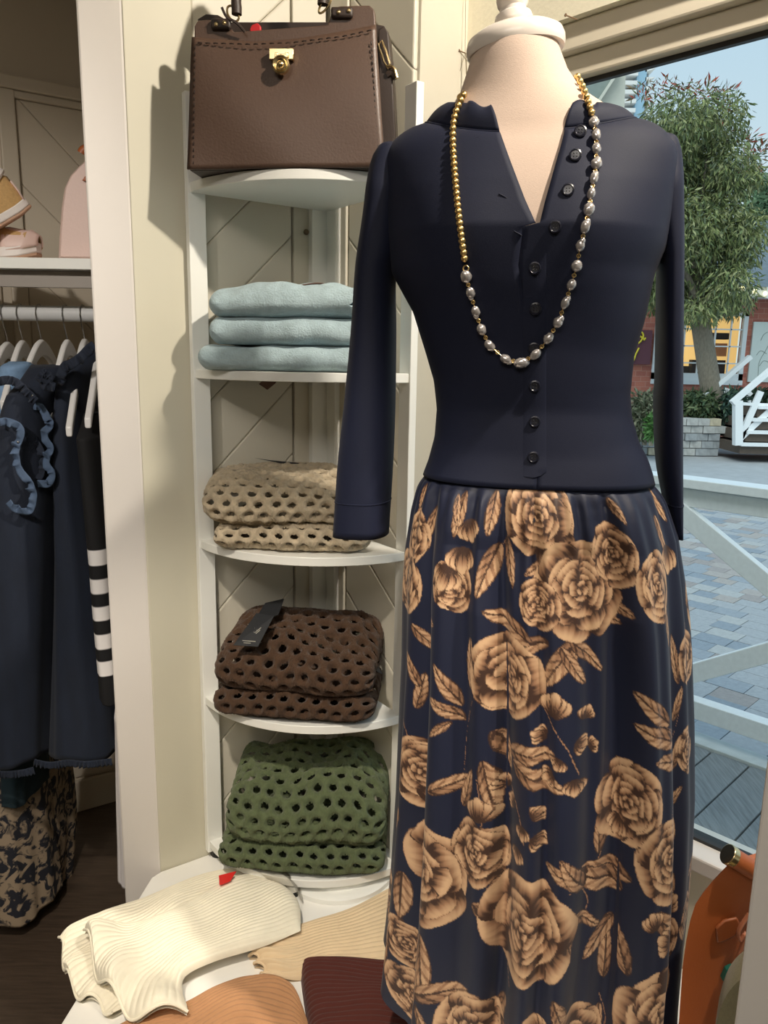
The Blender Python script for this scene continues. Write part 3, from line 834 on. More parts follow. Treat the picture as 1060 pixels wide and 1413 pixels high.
PH, ZR = np.meshgrid(ph, zr); TT = (zr[0] - ZR) / (zr[0] - zHem)
# the waist seam of the skirt dips with the bodice edge
sl = np.interp(ZR, *SKL); sr = np.interp(ZR, *SKR); scn = (sl + sr) / 2; hwn = (sr - sl) / 2
hfn = np.interp(TT, [0, .08, .2, .5, 1], [.107, .124, .142, .168, .195]); hbn = np.interp(TT, [0, .1, .3, 1], [.096, .12, .145, .185])
warp = PH + .10 * np.sin(2 * PH + .6) + .06 * np.sin(5 * PH)
fold = np.zeros_like(PH)
for c0, w0, am in ((-1.28, .10, 1.0), (-.86, .07, .8), (-.50, .09, .9), (-.245, .05, .75), (-.02, .045, .9), (.26, .06, .7), (.47, .11, 1.25), (.80, .06, .5), (1.18, .09, .9), (1.5, .1, .8)):
    x = (PH - c0 - .05 * np.sin(TT * 2 + c0 * 3)) / (w0 * (1 + .5 * TT))
    fold -= am * np.exp(-x * x)
fold += .45 * np.sin(9 * PH + .8) + .22 * np.sin(16 * PH + 2)
bk = sstep(1.6, 2.2, np.abs((PH + PI) % (2 * PI) - PI)); fold = fold * (1 - bk) + bk * np.sin(9 * PH)
amp = np.interp(TT, [0, .05, .25, .6, 1], [.0015, .008, .018, .027, .034])
gath = .0030 * np.sin(46 * PH + 4 * np.sin(3 * PH)) * np.exp(-TT * 9) + .002 * np.sin(29 * PH + 1) * np.exp(-TT * 5)
rad = (amp * fold + gath) * sstep(0, .035, TT)
cphi = np.cos(PH)
pin = 1 - .075 * np.exp(-TT * 75)
S_ = scn + pin * (hwn + np.clip(rad, -.03, .006) * .8) * np.sin(PH)
F_ = pin * (np.where(cphi > 0, hfn, hbn) + rad) * sph(cphi, .85)
puff = .006 * np.sin(np.clip(TT / .1, 0, 1) * PI)
wr_ = (PH + PI) % (2 * PI) - PI
Z_ = ZR + .004 * fold * TT ** 6 * .6 + .062 * TT ** 3 * np.exp(-(np.abs(wr_ + 1.72) / .62) ** 4)
F_ = F_ + puff * cphi
SKP = mpt(S_, F_, Z_)
# print lookup: cloth angle swells slightly where the folds hide cloth
py_of = np.interp(zr, np.array([zof(y) for y in range(1470, 620, -10)]), np.arange(1470, 620, -10)) - 645
uX = ((PH + .045 * fold * np.clip(TT * 3, 0, 1)) * SW); uY = np.broadcast_to(py_of[:, None], uX.shape)
ix = (uX * q_p).astype(int) % img_p.shape[1]; iy = np.clip((uY * q_p).astype(int), 0, img_p.shape[0] - 1)
SCOL = img_p[iy, ix]
me = big_mesh('skirt', SKP.reshape(-1, 3), nrw, ncf + ncb, True, SCOL)
b_ = np.array([Mp[0], Mp[1], zHem]); shift_mesh(me, b_)
m_print = attr_mat('rose_print_satin', 0.55, 0.08, 700, 0.05, spec=.35)
link('skirt', me, m_print, b_, dress, label='gathered navy skirt printed with tan roses')
st_ = (slice(None, None, 14), np.r_[0:ncf:10, ncf:ncf + ncb:5])
LN = mpt(S_[st_[0]][:, st_[1]] * .985, F_[st_[0]][:, st_[1]] * .975, Z_[st_[0]][:, st_[1]])
mb = MB(); mb.loft(LN, True); mb.build('skirt_lining', mat('navy_lining', (30, 32, 48), .6, .05, 300), dress)

# ---- necklace
FORMP = sfz(FORM)
neck = thing('necklace', on_front(719, 500), 'long gold bead and grey baroque pearl necklace hanging on the navy dress', 'necklace')
m_gold = mat('brushed_gold', (236, 202, 136), 0.34, 0.1, 300, metal=1.0)
m_pearl = mat('silver_pearl', (196, 190, 188), 0.22, 0.25, 160, 0.12, metal=.6, coat=.5, spec=.7)
gp = np.array([(640, 131), (632, 146), (626, 166), (625, 195), (627, 230), (630, 265), (633.5, 300), (638, 335), (642, 362)], float)
gL = spl(np.c_[gp, np.zeros(len(gp))], 400); dd = np.concatenate([[0], np.cumsum(np.linalg.norm(np.diff(gL, axis=0), axis=1))])
def side_pt(px, py):
    f0_ = on_front(px, py, .005, FORMP, .010); return f0_
mbs = bpy.data.meshes
bead = MB().ball((0, 0, 0), .0042, 10, 7).mesh('gold_bead'); bead.materials.append(m_gold)
def beads(px_path, step):
    dd_ = np.concatenate([[0], np.cumsum(np.linalg.norm(np.diff(px_path, axis=0), axis=1))])
    pts = []
    for d in np.arange(0, dd_[-1], step):
        px = np.interp(d, dd_, px_path[:, 0]); py = np.interp(d, dd_, px_path[:, 1]); pts.append(side_pt(px, py))
    pts = np.array(pts)
    k = np.array([.25, .5, .25])
    for _ in range(3):
        pts[1:-1] = .25 * pts[:-2] + .5 * pts[1:-1] + .25 * pts[2:]
    for p in pts: link('gold_bead', bead, None, p, neck)
    return pts
gpl = beads(gL, 8.2)
gR = spl(np.c_[np.array([(797, 106), (803, 116), (809, 132), (814, 148), (818, 160)], float), np.zeros(5)], 100)
gpr = beads(gR, 7.6)
pearl_px = [(643, 382), (649.5, 404), (656.6, 430), (664.5, 455), (676, 477), (697.6, 495.5), (719, 500.6), (739, 489), (757, 467), (770, 445), (780, 418), (788.5, 393), (796, 367), (801, 339), (808, 313), (813, 289), (816, 267), (820, 246), (823, 226), (823, 205), (823, 186), (819.5, 169)]
pp3 = np.array([on_front(x, y, .006, FORMP, .012) for x, y in pearl_px])
for i, p in enumerate(pp3):
    a_ = pp3[max(i - 1, 0)]; b_ = pp3[min(i + 1, len(pp3) - 1)]; t_ = nrm(b_ - a_); u_ = nrm(np.cross(t_, lf)); v_ = np.cross(t_, u_)
    r_ = (.0052, .0052, .0075) if i % 3 else (.0062, .006, .0075)
    if i == 6: r_ = (.0068, .0064, .0088)
    mb = MB(); mb.ball(p, np.array(r_) * rng.uniform(.88, 1.1, 3), 12, 9, (u_, v_, t_), .10)
    if i % 4 in (1, 2): mb.ball(p + t_ * .0045 + u_ * .0012, np.array(r_) * .66, 10, 7, (u_, v_, t_), .08)
    mb.build('pearl', m_pearl, neck)
    if i < len(pp3) - 1:
        q = pp3[i + 1]; d_ = nrm(q - p); L_ = np.linalg.norm(q - p); m0 = (p + q) / 2
        mb = MB(); mb.tube([p + d_ * .005, q - d_ * .005], .0006, 5)
        w_ = nrm(np.cross(d_, lf)); aa = np.linspace(0, 2 * PI, 12, endpoint=False)
        mb.tube(m0 + .0020 * (np.cos(aa)[:, None] * d_ + np.sin(aa)[:, None] * w_), .0006, 5, closed=True); mb.build('chain_link', m_gold, neck)
rc = on_front(643, 370.5, .005); aa = np.linspace(0, 2 * PI, 16, endpoint=False)
mb = MB(); mb.tube(rc + .0032 * (np.cos(aa)[:, None] * ls + np.sin(aa)[:, None] * EZ), .0009, 6, closed=True); mb.build('gold_ring', m_gold, neck)
bkp = spl([gpl[0], gpl[0] - lf * .05 + EZ * .012, mpt(np.float64(.0), np.float64(-.068), np.float64(zof(105))), gpr[0] - lf * .05 + EZ * .010, gpr[0]], 34)
for p in bkp[1:-1]: link('gold_bead', bead, None, p, neck)
# ================================================================== ON THE SHELVES
e1 = np.array([.986, -.17, 0]); e2 = np.array([.17, .986, 0])
def ucoord(p): q = np.asarray(p) - K; return float(q @ e1), float(q @ e2)
# ---- brown leather satchel on the top tier
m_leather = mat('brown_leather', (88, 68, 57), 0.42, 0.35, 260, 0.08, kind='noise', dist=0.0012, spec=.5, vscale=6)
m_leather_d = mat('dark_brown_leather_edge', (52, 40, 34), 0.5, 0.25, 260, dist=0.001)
m_goldp = mat('polished_gold', (228, 204, 156), 0.2, 0.0, 60, metal=1.0)
fz = LEV[4] + .001
A_ = PY(259, 246, 1.395); B_ = PY(531, 240, 1.355)
bx = nrm([B_[0] - A_[0], B_[1] - A_[1], 0]); by = np.array([-bx[1], bx[0], 0])      # by: away from viewer
bo = np.array([A_[0], A_[1], fz]); BW = float(np.linalg.norm((B_ - A_)[:2]))
bag = thing('handbag', bo + bx * BW / 2 + by * .06, 'brown leather satchel with gold twist lock on the top tier of the corner shelf', 'handbag')
def bp(u, d, z): return bo + bx * u + by * d + EZ * z
HT = PP(262, 48, bo, by)[2] - fz; HTR = PP(519, 30, bo, by)[2] - fz
uT0 = float((PP(262, 48, bo, by) - bo) @ bx); uT1 = float((PP(517, 30, bo, by) - bo) @ bx)
def panel(top, d, bulge, n=40, m=26, zlo=0.0):
    P = []
    for j in range(m):
        v = j / (m - 1); row = []
        for i in range(n):
            u = i / (n - 1)
            uu = (0 + (uT0 - 0) * v) * (1 - u) + (BW + (uT1 - BW) * v) * u
            zt_ = top(u); z = zlo + (zt_ - zlo) * v
            bl = bulge * math.sin(PI * u) ** .6 * math.sin(PI * min(1, v * .9 + .08)) ** .8
            row.append(bp(uu, d(v) - bl + .0015 * math.sin(9 * u + 5 * v), z))
        P.append(row)
    return P
topf = lambda u: HT * (1 - u) + HTR * u - .014 * math.sin(PI * u) 
mb = MB(); mb.loft(panel(topf, lambda v: .002 + .012 * v, .006), False); fp = mb.build('front_panel', m_leather, bag, solid=-.004)
# body box behind it
topb = lambda u: topf(u) - .004
mb = MB(); rings = []
for v in np.linspace(0, 1, 14):
    rg = []
    dd0 = .008 + .012 * v; dd1 = .135 - .045 * v
    for u, w in ((0, 0), (.25, 0), (.5, 0), (.75, 0), (1, 0), (1, .3), (1, .7), (1, 1), (.5, 1), (0, 1), (0, .7), (0, .3)):
        uu = (uT0 * v) * (1 - u) + (BW + (uT1 - BW) * v) * u
        pin_ = .014 * math.sin(PI * w) * v * (1 if u == 1 else (-1 if u == 0 else 0))
        z = (topb(u)) * v
        rg.append(bp(uu - pin_, dd0 + (dd1 - dd0) * w, z))
    rings.append(rg)
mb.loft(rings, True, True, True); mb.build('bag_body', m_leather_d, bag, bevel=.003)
# inner divider that rises above the front panel, with raised shoulders
gx = lambda px, py, d: float((PP(px, py, bo + by * d, by) - bo) @ bx)
gz = lambda px, py, d: float(PP(px, py, bo + by * d, by)[2] - fz)
def slab_poly(name, pix, d, th, material, parent=bag, bev=.002):
    mb = MB(); mb.prism([bp(gx(x, y, d), d, gz(x, y, d)) for x, y in pix], by * th); return mb.build(name, material, parent, bevel=bev)
slab_poly('inner_panel', [(268, 60), (268, 36), (272, 28), (285, 27), (312, 28), (322, 44), (452, 34), (460, 10), (470, 8), (510, 7), (517, 14), (520, 60)], .022, .012, m_leather)
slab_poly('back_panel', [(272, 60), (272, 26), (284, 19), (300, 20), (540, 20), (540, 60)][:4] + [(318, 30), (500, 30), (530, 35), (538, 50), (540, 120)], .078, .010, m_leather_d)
# right gusset with strap ring
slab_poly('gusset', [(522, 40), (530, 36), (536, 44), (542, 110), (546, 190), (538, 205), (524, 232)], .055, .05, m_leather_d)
# stitches: one small lace each
stm = mat('dark_thread', (46, 34, 28), .6, .1, 300)
def fpz(px, py): return PP(px, py, bo - by * .004, by)
def stitch(px0, py0, px1, py1):
    a = fpz(px0, py0); b = fpz(px1, py1); u = float((a - bo) @ bx) / BW; v = (a[2] - fz) / .27
    off = by * (.010 * v - .006 * math.sin(PI * min(max(u, 0), 1)) ** .6 * math.sin(PI * min(1, v * .9 + .08)) ** .8 + .0042)
    mb = MB(); mb.tube(spl([a + off, (a + b) / 2 + off - by * .0012, b + off], 5), .0011, 5); mb.build('stitch', stm, fp)
for k in range(22):
    x = 270 + k * 11.2; y = np.interp(x, [270, 345, 400, 470, 512], [56, 59, 57, 48, 38])
    y2 = np.interp(x + 6, [270, 345, 400, 470, 512], [56, 59, 57, 48, 38]); stitch(x, y, x + 6, y2)
for k in range(19):
    y = 60 + k * 9.0; stitch(266.5, y, 266, y + 4.5)
    x = np.interp(y, [40, 235], [510, 523]); stitch(x, y - 6, x + .4, y - 1)
# lock
lk = MB(); c = fpz(388, 74)
def gbox(px0, py0, px1, py1, d0, d1):
    mb = MB(); mb.prism([bp(gx(x, y, d0), d0, gz(x, y, d0)) for x, y in ((px0, py0), (px1, py0), (px1, py1), (px0, py1))], by * (d1 - d0)); return mb
lo = gbox(371, 66, 405, 82, -.006, .004).build('lock_plate', m_goldp, bag, bevel=.0012)
mb = gbox(379, 72, 384, 79, -.009, -.004); mb.build('lock_loop', m_goldp, lo, bevel=.0008)
mb = gbox(393, 72, 398, 79, -.009, -.004); mb.build('lock_loop', m_goldp, lo, bevel=.0008)
c = bp(gx(387.5, 89, -.012), -.012, gz(387.5, 89, -.012))
mb = MB(); mb.lathe([(.0142, .006), (.0148, .002), (.0140, -.002), (.0118, -.003), (.0100, -.002), (.0085, -.0045), (.0055, -.0030), (.003, -.0055), (.0005, -.006)], c, 24, (bx, EZ, by)); lkd = mb.build('lock_disc', m_goldp, lo)
mb = gbox(381, 74, 394, 82, -.012, -.007); mb.build('lock_hinge', m_goldp, lkd, bevel=.001)
# handle tabs, studs, rings, handle
for (tx0, ty0, tx1, ty1, studs, ring_c) in ((290, 24, 318, 40, ((298, 33), (309, 31)), (321, 18)), (456, 8, 487, 24, ((467, 16), (481, 14)), (448, 6))):
    tb = gbox(tx0, ty0, tx1, ty1, .014, .022).build('handle_tab', m_leather_d, bag, bevel=.004)
    for sx, sy in studs:
        c = bp(gx(sx, sy, .012), .0135, gz(sx, sy, .012)); mb = MB(); mb.ball(c, (.0036, .0022, .0036), 12, 7, (bx, by, EZ)); mb.build('stud', m_goldp, tb)
    c = bp(gx(*ring_c, .012), .014, gz(*ring_c, .012)); aa = np.linspace(0, 2 * PI, 20, endpoint=False)
    mb = MB(); mb.tube(c + .0085 * np.cos(aa)[:, None] * nrm(bx + .3 * EZ) + .013 * np.sin(aa)[:, None] * nrm(EZ - .5 * bx * (1 if tx0 < 400 else -1)), .0019, 8, closed=True); mb.build('handle_ring', m_goldp, tb)
h0 = bp(gx(326, 8, .012), .014, gz(326, 8, .012)); h1 = bp(gx(445, -2, .012), .014, gz(445, -2, .012))
mb = MB(); mb.tube(spl([h0 - EZ * .012, h0 + EZ * .03 + bx * .006, (h0 + h1) / 2 + EZ * .12, h1 + EZ * .03 - bx * .006, h1 - EZ * .008], 30), .0085, 12); mb.build('handle', m_leather_d, bag)
mb = MB(); mb.tube(spl([bp(gx(306, 10, .0), .0, gz(306, 10, 0)), bp(gx(312, 25, .0), .004, gz(312, 22, 0)), bp(gx(326, 32, .0), .006, gz(326, 30, 0)), bp(gx(335, 42, .0), .012, gz(335, 40, 0))], 14), .0022, 6); mb.build('leather_cord', m_leather_d, bag)
slab_poly('red_tab', [(344, 40), (347, 34), (355, 31), (360, 36), (360, 44), (346, 46)], .04, .006, mat('red_leather', (190, 32, 36), .5, .1, 200))
# strap clasp on the right side
q = [PP(x, y, bo + by * .05, by) for x, y in ((523, 60), (527, 56), (533, 70), (538, 88), (536, 95), (530, 85), (524, 68))]
mb = MB(); mb.tube(q, .0018, 8, closed=True); cl_ = mb.build('strap_clasp', m_goldp, bag)
mb = MB(); mb.tube(spl([PP(x, y, bo + by * .05, by) for x, y in ((533, 92), (540, 92), (545, 97), (548, 108))], 10), .0030, 8); mb.build('swivel', m_goldp, cl_)
mb = MB(); mb.tube(spl([PP(x, y, bo + by * .055, by) for x, y in ((534, 104), (541, 101), (547, 108))], 8), .0055, 8); mb.build('strap_end', m_leather_d, bag)

# ---- folded wool sweaters, pale blue
m_blue = mat('pale_blue_wool', (172, 192, 198), 0.95, 0.9, 300, 0.13, sheen=.35, dist=0.0018, spec=.2, vscale=55)
m_tagb = mat('brown_leather_tag', (96, 66, 52), .5, .2, 200)
m_skin_tag = mat('beige_lining', (206, 172, 148), .7, .1, 200)
def outline_notch(w, h, notch_d, notch_h, n=150):
    """closed X-Z outline: rounded left end, right end with a fold notch between two lips"""
    r = h / 2; pts = []
    L = lambda cx, cz, rx, rz, a0, a1, m: [(cx + rx * math.cos(a), cz + rz * math.sin(a)) for a in np.linspace(a0, a1, m)]
    pts += L(r * .9, r, r * .9, r, PI * 1.5, PI * .5, 30)
    pts += [(x, h) for x in np.linspace(r, w - h * .28, 30)]
    hl = (h - notch_h) / 2
    pts += L(w - hl * .6, h - hl / 2, hl * .6, hl / 2, PI / 2, -PI / 2, 16)
    pts += [(w - notch_d * .5, h / 2 + notch_h * .4), (w - notch_d, h / 2), (w - notch_d * .5, h / 2 - notch_h * .4)]
    pts += L(w - hl * .75, hl / 2, hl * .6, hl / 2, PI / 2, -PI / 2, 16)
    pts += [(x, 0) for x in np.linspace(w - h * .28, r, 20)]
    return np.array(pts)
def folded(name, px0, px1, yfront, zb, h, depth, label, material, group, seed, notch=.035, nh=.010, sag=.0, skew=0.0, roundf=.03, topw=.004):
    a = PY(px0, 500, yfront); b = PY(px1, 500, yfront); w = float((b - a) @ e1) / 1.0; w = float(np.hypot(*(b - a)[:2]))
    o0 = np.array([a[0], a[1], zb]); d1 = nrm(np.r_[(b - a)[:2] , 0] * .75 + e1 * .25); d2 = np.array([-d1[1], d1[0], 0])
    ol = outline_notch(w, h, notch, nh); n = len(ol); rings = []
    m = 34
    ca_ = 1 - np.cos(np.linspace(0, PI / 2, 16))
    ts = np.concatenate([ca_ * roundf, np.linspace(roundf, depth - roundf, m - 26)[1:-1], depth - ca_[::-1] * roundf])
    for t in ts:
        k = 1.0
        if t < roundf: k = math.sqrt(max(0, 1 - ((roundf - t) / roundf) ** 2))
        elif t > depth - roundf: k = math.sqrt(max(0, 1 - ((t - depth + roundf) / roundf) ** 2))
        k = max(k, .003); ins = (1 - k) * h * .45
        x = ins + ol[:, 0] * (w - 2 * ins) / w; z = h / 2 + (ol[:, 1] - h / 2) * k
        z = z - (1 - k) * h * .08
        up = np.clip(ol[:, 1] / h, 0, 1)
        z = z + (.5 * (1 - k) + up * k) * k * (topw * (vnoise(x * 22 + seed * 3, np.full(n, t * 18), seed) - .5) * 2 + sag * np.sin(PI * np.clip(x / w, 0, 1)) ) 
        yy = t + .006 * (vnoise(x * 25 + seed, z * 30, seed + 3) - .5) * 2 + skew * x
        rings.append(o0 + x[:, None] * d1 + yy[:, None] * d2 + np.maximum(z, .0005)[:, None] * EZ)
    mb = MB(); mb.loft(rings, True, False, False)
    o = mb.build(name, material)
    tag(o, label, 'sweater', group)
    return o, o0, d1, d2, w
G = 'pale blue sweaters on the second tier'
z = LEV[3]
folded('folded_sweater', 268, 506, 1.395, z + .0005, .044, .20, 'pale blue wool sweater, lowest of the three folded on the shelf', m_blue, G, 1, .030, .010)
folded('folded_sweater', 284, 504, 1.400, z + .046, .047, .19, 'pale blue wool sweater, middle of the three folded on the shelf', m_blue, G, 2, .034, .012, .004)
folded('folded_sweater', 283, 502, 1.400, z + .094, .052, .19, 'pale blue wool sweater, topmost of the three with a brown leather strip', m_blue, G, 5, .045, .010, .010, roundf=.040, topw=.013)
for px, py, w_, lab in ((478, 493, .016, 'beige lining tab peeking from the lowest blue sweater'), (484, 468, .010, 'beige lining tab peeking from the middle blue sweater')):
    c = PY(px, py, 1.392); mb = MB(); mb.ball(c, (w_ * .7, .012, w_ * .5), 12, 7, noise=.06); tag(mb.build('lining_tab', m_skin_tag), lab, 'tab')
mb = MB(); pts = [PY(x, y, yy) for x, y, yy in ((352, 394, 1.47), (366, 396, 1.46), (385, 399, 1.45), (402, 398, 1.45), (420, 393, 1.46), (440, 391, 1.47), (460, 395, 1.48), (470, 400, 1.485))]
mb.tube(spl(pts, 24), .0030, 6, flat=.5); tag(mb.build('leather_strip', m_tagb), 'thin brown leather strip lying on top of the blue sweaters', 'strip')
mb = MB(); mb.prism([PY(x, y, 1.455) for x, y in ((372, 394), (404, 391), (408, 396), (374, 399))], (0, .03, .002)); tag(mb.build('care_label', m_skin_tag), 'beige label on the topmost blue sweater', 'label')
mb = MB(); mb.prism([PY(x, y, 1.50) for x, y in ((357, 530), (365, 523), (384, 522), (380, 529), (369, 538))], (0, .004, 0)); tag(mb.build('leather_tag', m_tagb), 'dark brown swing tag hanging below the blue sweater shelf', 'tag')

# ---- crochet knits: closed rolls of open lattice, real holes
def crochet(name, px0, px1, yf, zb, h, depth, label, material, group, seed, tilt=0.0, yaw=0.0, drop_r=0.0, cell=(.0255, .0315), rad=.0135, wav=.006, zsh=0.0, nx=210, ns=230, pn=2.5):
    a = PY(px0, 700, yf); b = PY(px1, 700, yf); w = float(np.hypot(*(b - a)[:2]))
    d1 = nrm(nrm(np.r_[(b - a)[:2], 0]) + np.array([0, yaw, 0])); d2 = np.array([-d1[1], d1[0], 0]); o0 = np.array([a[0], a[1], zb])
    s_ = np.linspace(0, 2 * PI, ns, endpoint=False)                  # profile: start at back, over the top, front, under
    X = np.linspace(0, 1, nx)
    cy = -np.cos(s_ + PI); pr_y = sph(np.cos(s_), 2 / 3.2); pr_z = sph(np.sin(s_), 2 / pn)
    yy0 = depth / 2 * pr_y; zz0 = h / 2 * pr_z
    arc = np.concatenate([[0], np.cumsum(np.hypot(np.diff(yy0), np.diff(zz0)))])
    # resample evenly by arc length
    tot = arc[-1] + math.hypot(yy0[0] - yy0[-1], zz0[0] - zz0[-1]); want = np.linspace(0, tot, ns, endpoint=False)
    s_ = np.interp(want, np.append(arc, tot), np.append(s_, 2 * PI))
    pr_y = sph(np.cos(s_), 2 / 3.2); pr_z = sph(np.sin(s_), 2 / pn)
    XX, SS = np.meshgrid(X, np.arange(ns), indexing='ij')
    PYr, PZr = pr_y[SS], pr_z[SS]
    xi = 2 * XX - 1
    endk = (1 - np.abs(xi) ** 7) ** (1 / 3.0); endk = np.maximum(endk, .05)
    lx = w * (XX) ; ly = depth / 2 + depth / 2 * PYr * (.55 + .45 * endk)
    lx = lx + 0 * ly
    lz = h / 2 + h / 2 * PZr * endk
    up = np.clip(lz / h, 0, 1)
    lz = lz + up * (wav * (vnoise(lx * 16 + seed * 7, ly * 14, seed) - .5) * 2 + tilt * (ly / depth) * 1.0 + zsh * np.sin(PI * XX))
    ly = ly + .012 * (vnoise(lx * 14 + seed, np.full_like(lx, seed * 1.7), seed + 1) - .5) * 2
    lz = lz - drop_r * sstep(.72, 1, XX) * up
    P = o0 + lx[..., None] * d1 + ly[..., None] * d2 + np.maximum(lz, .0)[..., None] * EZ
    # normals
    du = np.gradient(P, axis=0); dv = np.roll(P, -1, 1) - np.roll(P, 1, 1)
    N = np.cross(du, dv); N /= (np.linalg.norm(N, axis=2, keepdims=True) + 1e-9)
    cen = P.mean((0, 1)); 
    if ((P - cen) * N).sum(2).mean() < 0: N = -N
    U = np.broadcast_to(want[None, :], XX.shape); V = lx + .004 * np.sin(U * 60 + seed)
    rows_ = np.floor(U / cell[0]); sh = (rows_ % 2) * .5
    best = np.full(XX.shape, 9.0)
    for dr in (-1, 0, 1):
        rr = rows_ + dr
        for dc in (-1, 0, 1):
            cx = (np.floor(V / cell[1] - (rr % 2) * .5) + dc + .5 + (rr % 2) * .5) * cell[1]; cu = (rr + .5) * cell[0]
            jit = .0016 * np.sin(cx * 900 + cu * 1300)
            best = np.minimum(best, np.hypot((V - cx + jit) * .92, (U - cu - jit) * 1.05))
    pit = np.clip(1 - best / rad, 0, 1)
    disp = .0035 * np.cos(np.clip(best / rad - 1, -.35, 1.2) * 1.3) - .011 * sstep(.05, .75, pit)
    disp = disp + .0012 * np.sin(V * 1100 + 4 * np.sin(U * 300)) * (pit <= .05) + .0014 * (vnoise(V * 500, U * 500, seed) - .5)
    P = P + N * disp[..., None] * np.clip(endk, .3, 1)[..., None]
    P[..., 2] = np.maximum(P[..., 2], zb)
    dead = best < rad * .58
    q_dead = dead[:-1, :] & dead[1:, :]
    q_dead = q_dead & np.roll(q_dead, -1, 1)
    q_dead = q_dead & (endk[:-1, :] > .3)
    me = big_mesh(name, P.reshape(-1, 3), nx, ns, True, drop=q_dead)
    base = np.array([P[..., 0].mean(), P[..., 1].mean(), zb]); shift_mesh(me, base)
    o = link(name, me, material, base); tag(o, label, 'sweater', group)
    return o
def knit(name, col, s=.4): return mat(name, col, 0.95, 0.9, 520, 0.18, sheen=s, dist=0.0022, spec=.15, vscale=90)
m_bei, m_brn, m_grn = knit('beige_mohair', (196, 180, 154)), knit('brown_mohair', (78, 58, 44), .3), knit('green_mohair', (94, 104, 74), .3)
G = 'beige open knit sweaters'
crochet('crochet_sweater', 290, 512, 1.390, LEV[2] + .0005, .052, .20, 'beige open-knit sweater, lower of the two folded on the shelf', m_bei, G, 3, .006, cell=(.0225, .031))
crochet('crochet_sweater', 274, 508, 1.390, LEV[2] + .046, .074, .21, 'beige open-knit sweater, upper of the two folded on the shelf', m_bei, G, 4, .036, .06, .022, wav=.007, cell=(.0225, .031))
G = 'brown open knit sweaters'
crochet('crochet_sweater', 282, 520, 1.385, LEV[1] + .0005, .062, .21, 'dark brown open-knit sweater, lower of the two folded on the shelf', m_brn, G, 5, .01, -.10)
crochet('crochet_sweater', 283, 518, 1.385, LEV[1] + .054, .078, .21, 'dark brown open-knit sweater, upper one bearing the black price tag', m_brn, G, 6, .055, -.12, .0, wav=.014)
G = 'green open knit sweaters'
crochet('crochet_sweater', 282, 540, 1.380, LEV[0] + .0005, .062, .21, 'moss green open-knit sweater, lower of the two on the bottom tier', m_grn, G, 8, .01, -.04)
crochet('crochet_sweater', 294, 540, 1.385, LEV[0] + .052, .105, .22, 'moss green open-knit sweater, upper one bulging on the bottom tier', m_grn, G, 9, .060, -.05, wav=.015, rad=.0142, cell=(.027, .0315))
# price tags
m_card = mat('black_card', (34, 36, 40), .5, .1, 300); m_print_w = mat('pale_print', (196, 192, 176), .6)
def card(pix, d, label, lines=()):
    P = [PY(x, y, yy) for (x, y), yy in zip(pix, d)]
    n = nrm(np.cross(P[1] - P[0], P[2] - P[0])); n = n if n @ (CAM - P[0]) > 0 else -n
    t = thing('price_tag', np.mean(P, 0), label, 'price tag'); mb = MB(); mb.prism(P, -n * .0014); cd = mb.build('card', m_card, t)
    for (u0, v0, u1, v1, w_) in lines:
        bil = lambda u, v: (P[0] * (1 - u) + P[1] * u) * (1 - v) + (P[3] * (1 - u) + P[2] * u) * v + n * .0006
        mb = MB(); mb.tube([bil(u0, v0), bil((u0 + u1) / 2, (v0 + v1) / 2), bil(u1, v1)], w_, 5); mb.build('print_line', m_print_w, cd)
    return t
card([(354, 846), (378, 850), (356, 892), (322, 890)], [1.44, 1.43, 1.372, 1.372], 'black swing tag with pale script lying on the upper brown sweater',
     [(.42, .45, .52, .60, .0007), (.50, .42, .62, .55, .0007), (.55, .60, .70, .42, .0007), (.62, .62, .72, .50, .0006), (.25, .86, .80, .86, .0006), (.35, .92, .65, .92, .0005)])
card([(366, 832), (392, 826), (384, 848), (350, 858)], [1.50, 1.50, 1.452, 1.448], 'dark swing tag tucked behind the scripted tag on the brown sweater')
card([(500, 906), (518, 912), (528, 930), (512, 922)], [1.45, 1.45, 1.42, 1.42], 'small black tag at the right end of the brown sweaters')
card([(352, 632), (372, 635), (425, 640), (390, 640)], [1.57, 1.57, 1.57, 1.57], 'dark label edge behind the beige sweaters')
# stepped round base lying under the bottom tier
rc_ = K + (eL + eR) * .07 + eR * .10
mb = MB(); mb.lathe([(.125, PLAT + .0005), (.125, PLAT + .010), (.121, PLAT + .013), (.100, PLAT + .013), (.098, PLAT + .022), (.094, PLAT + .024), (.002, PLAT + .025)], rc_, 64)
tag(mb.build('round_riser', m_shelf), 'white stepped round riser lying under the corner shelf', 'riser')
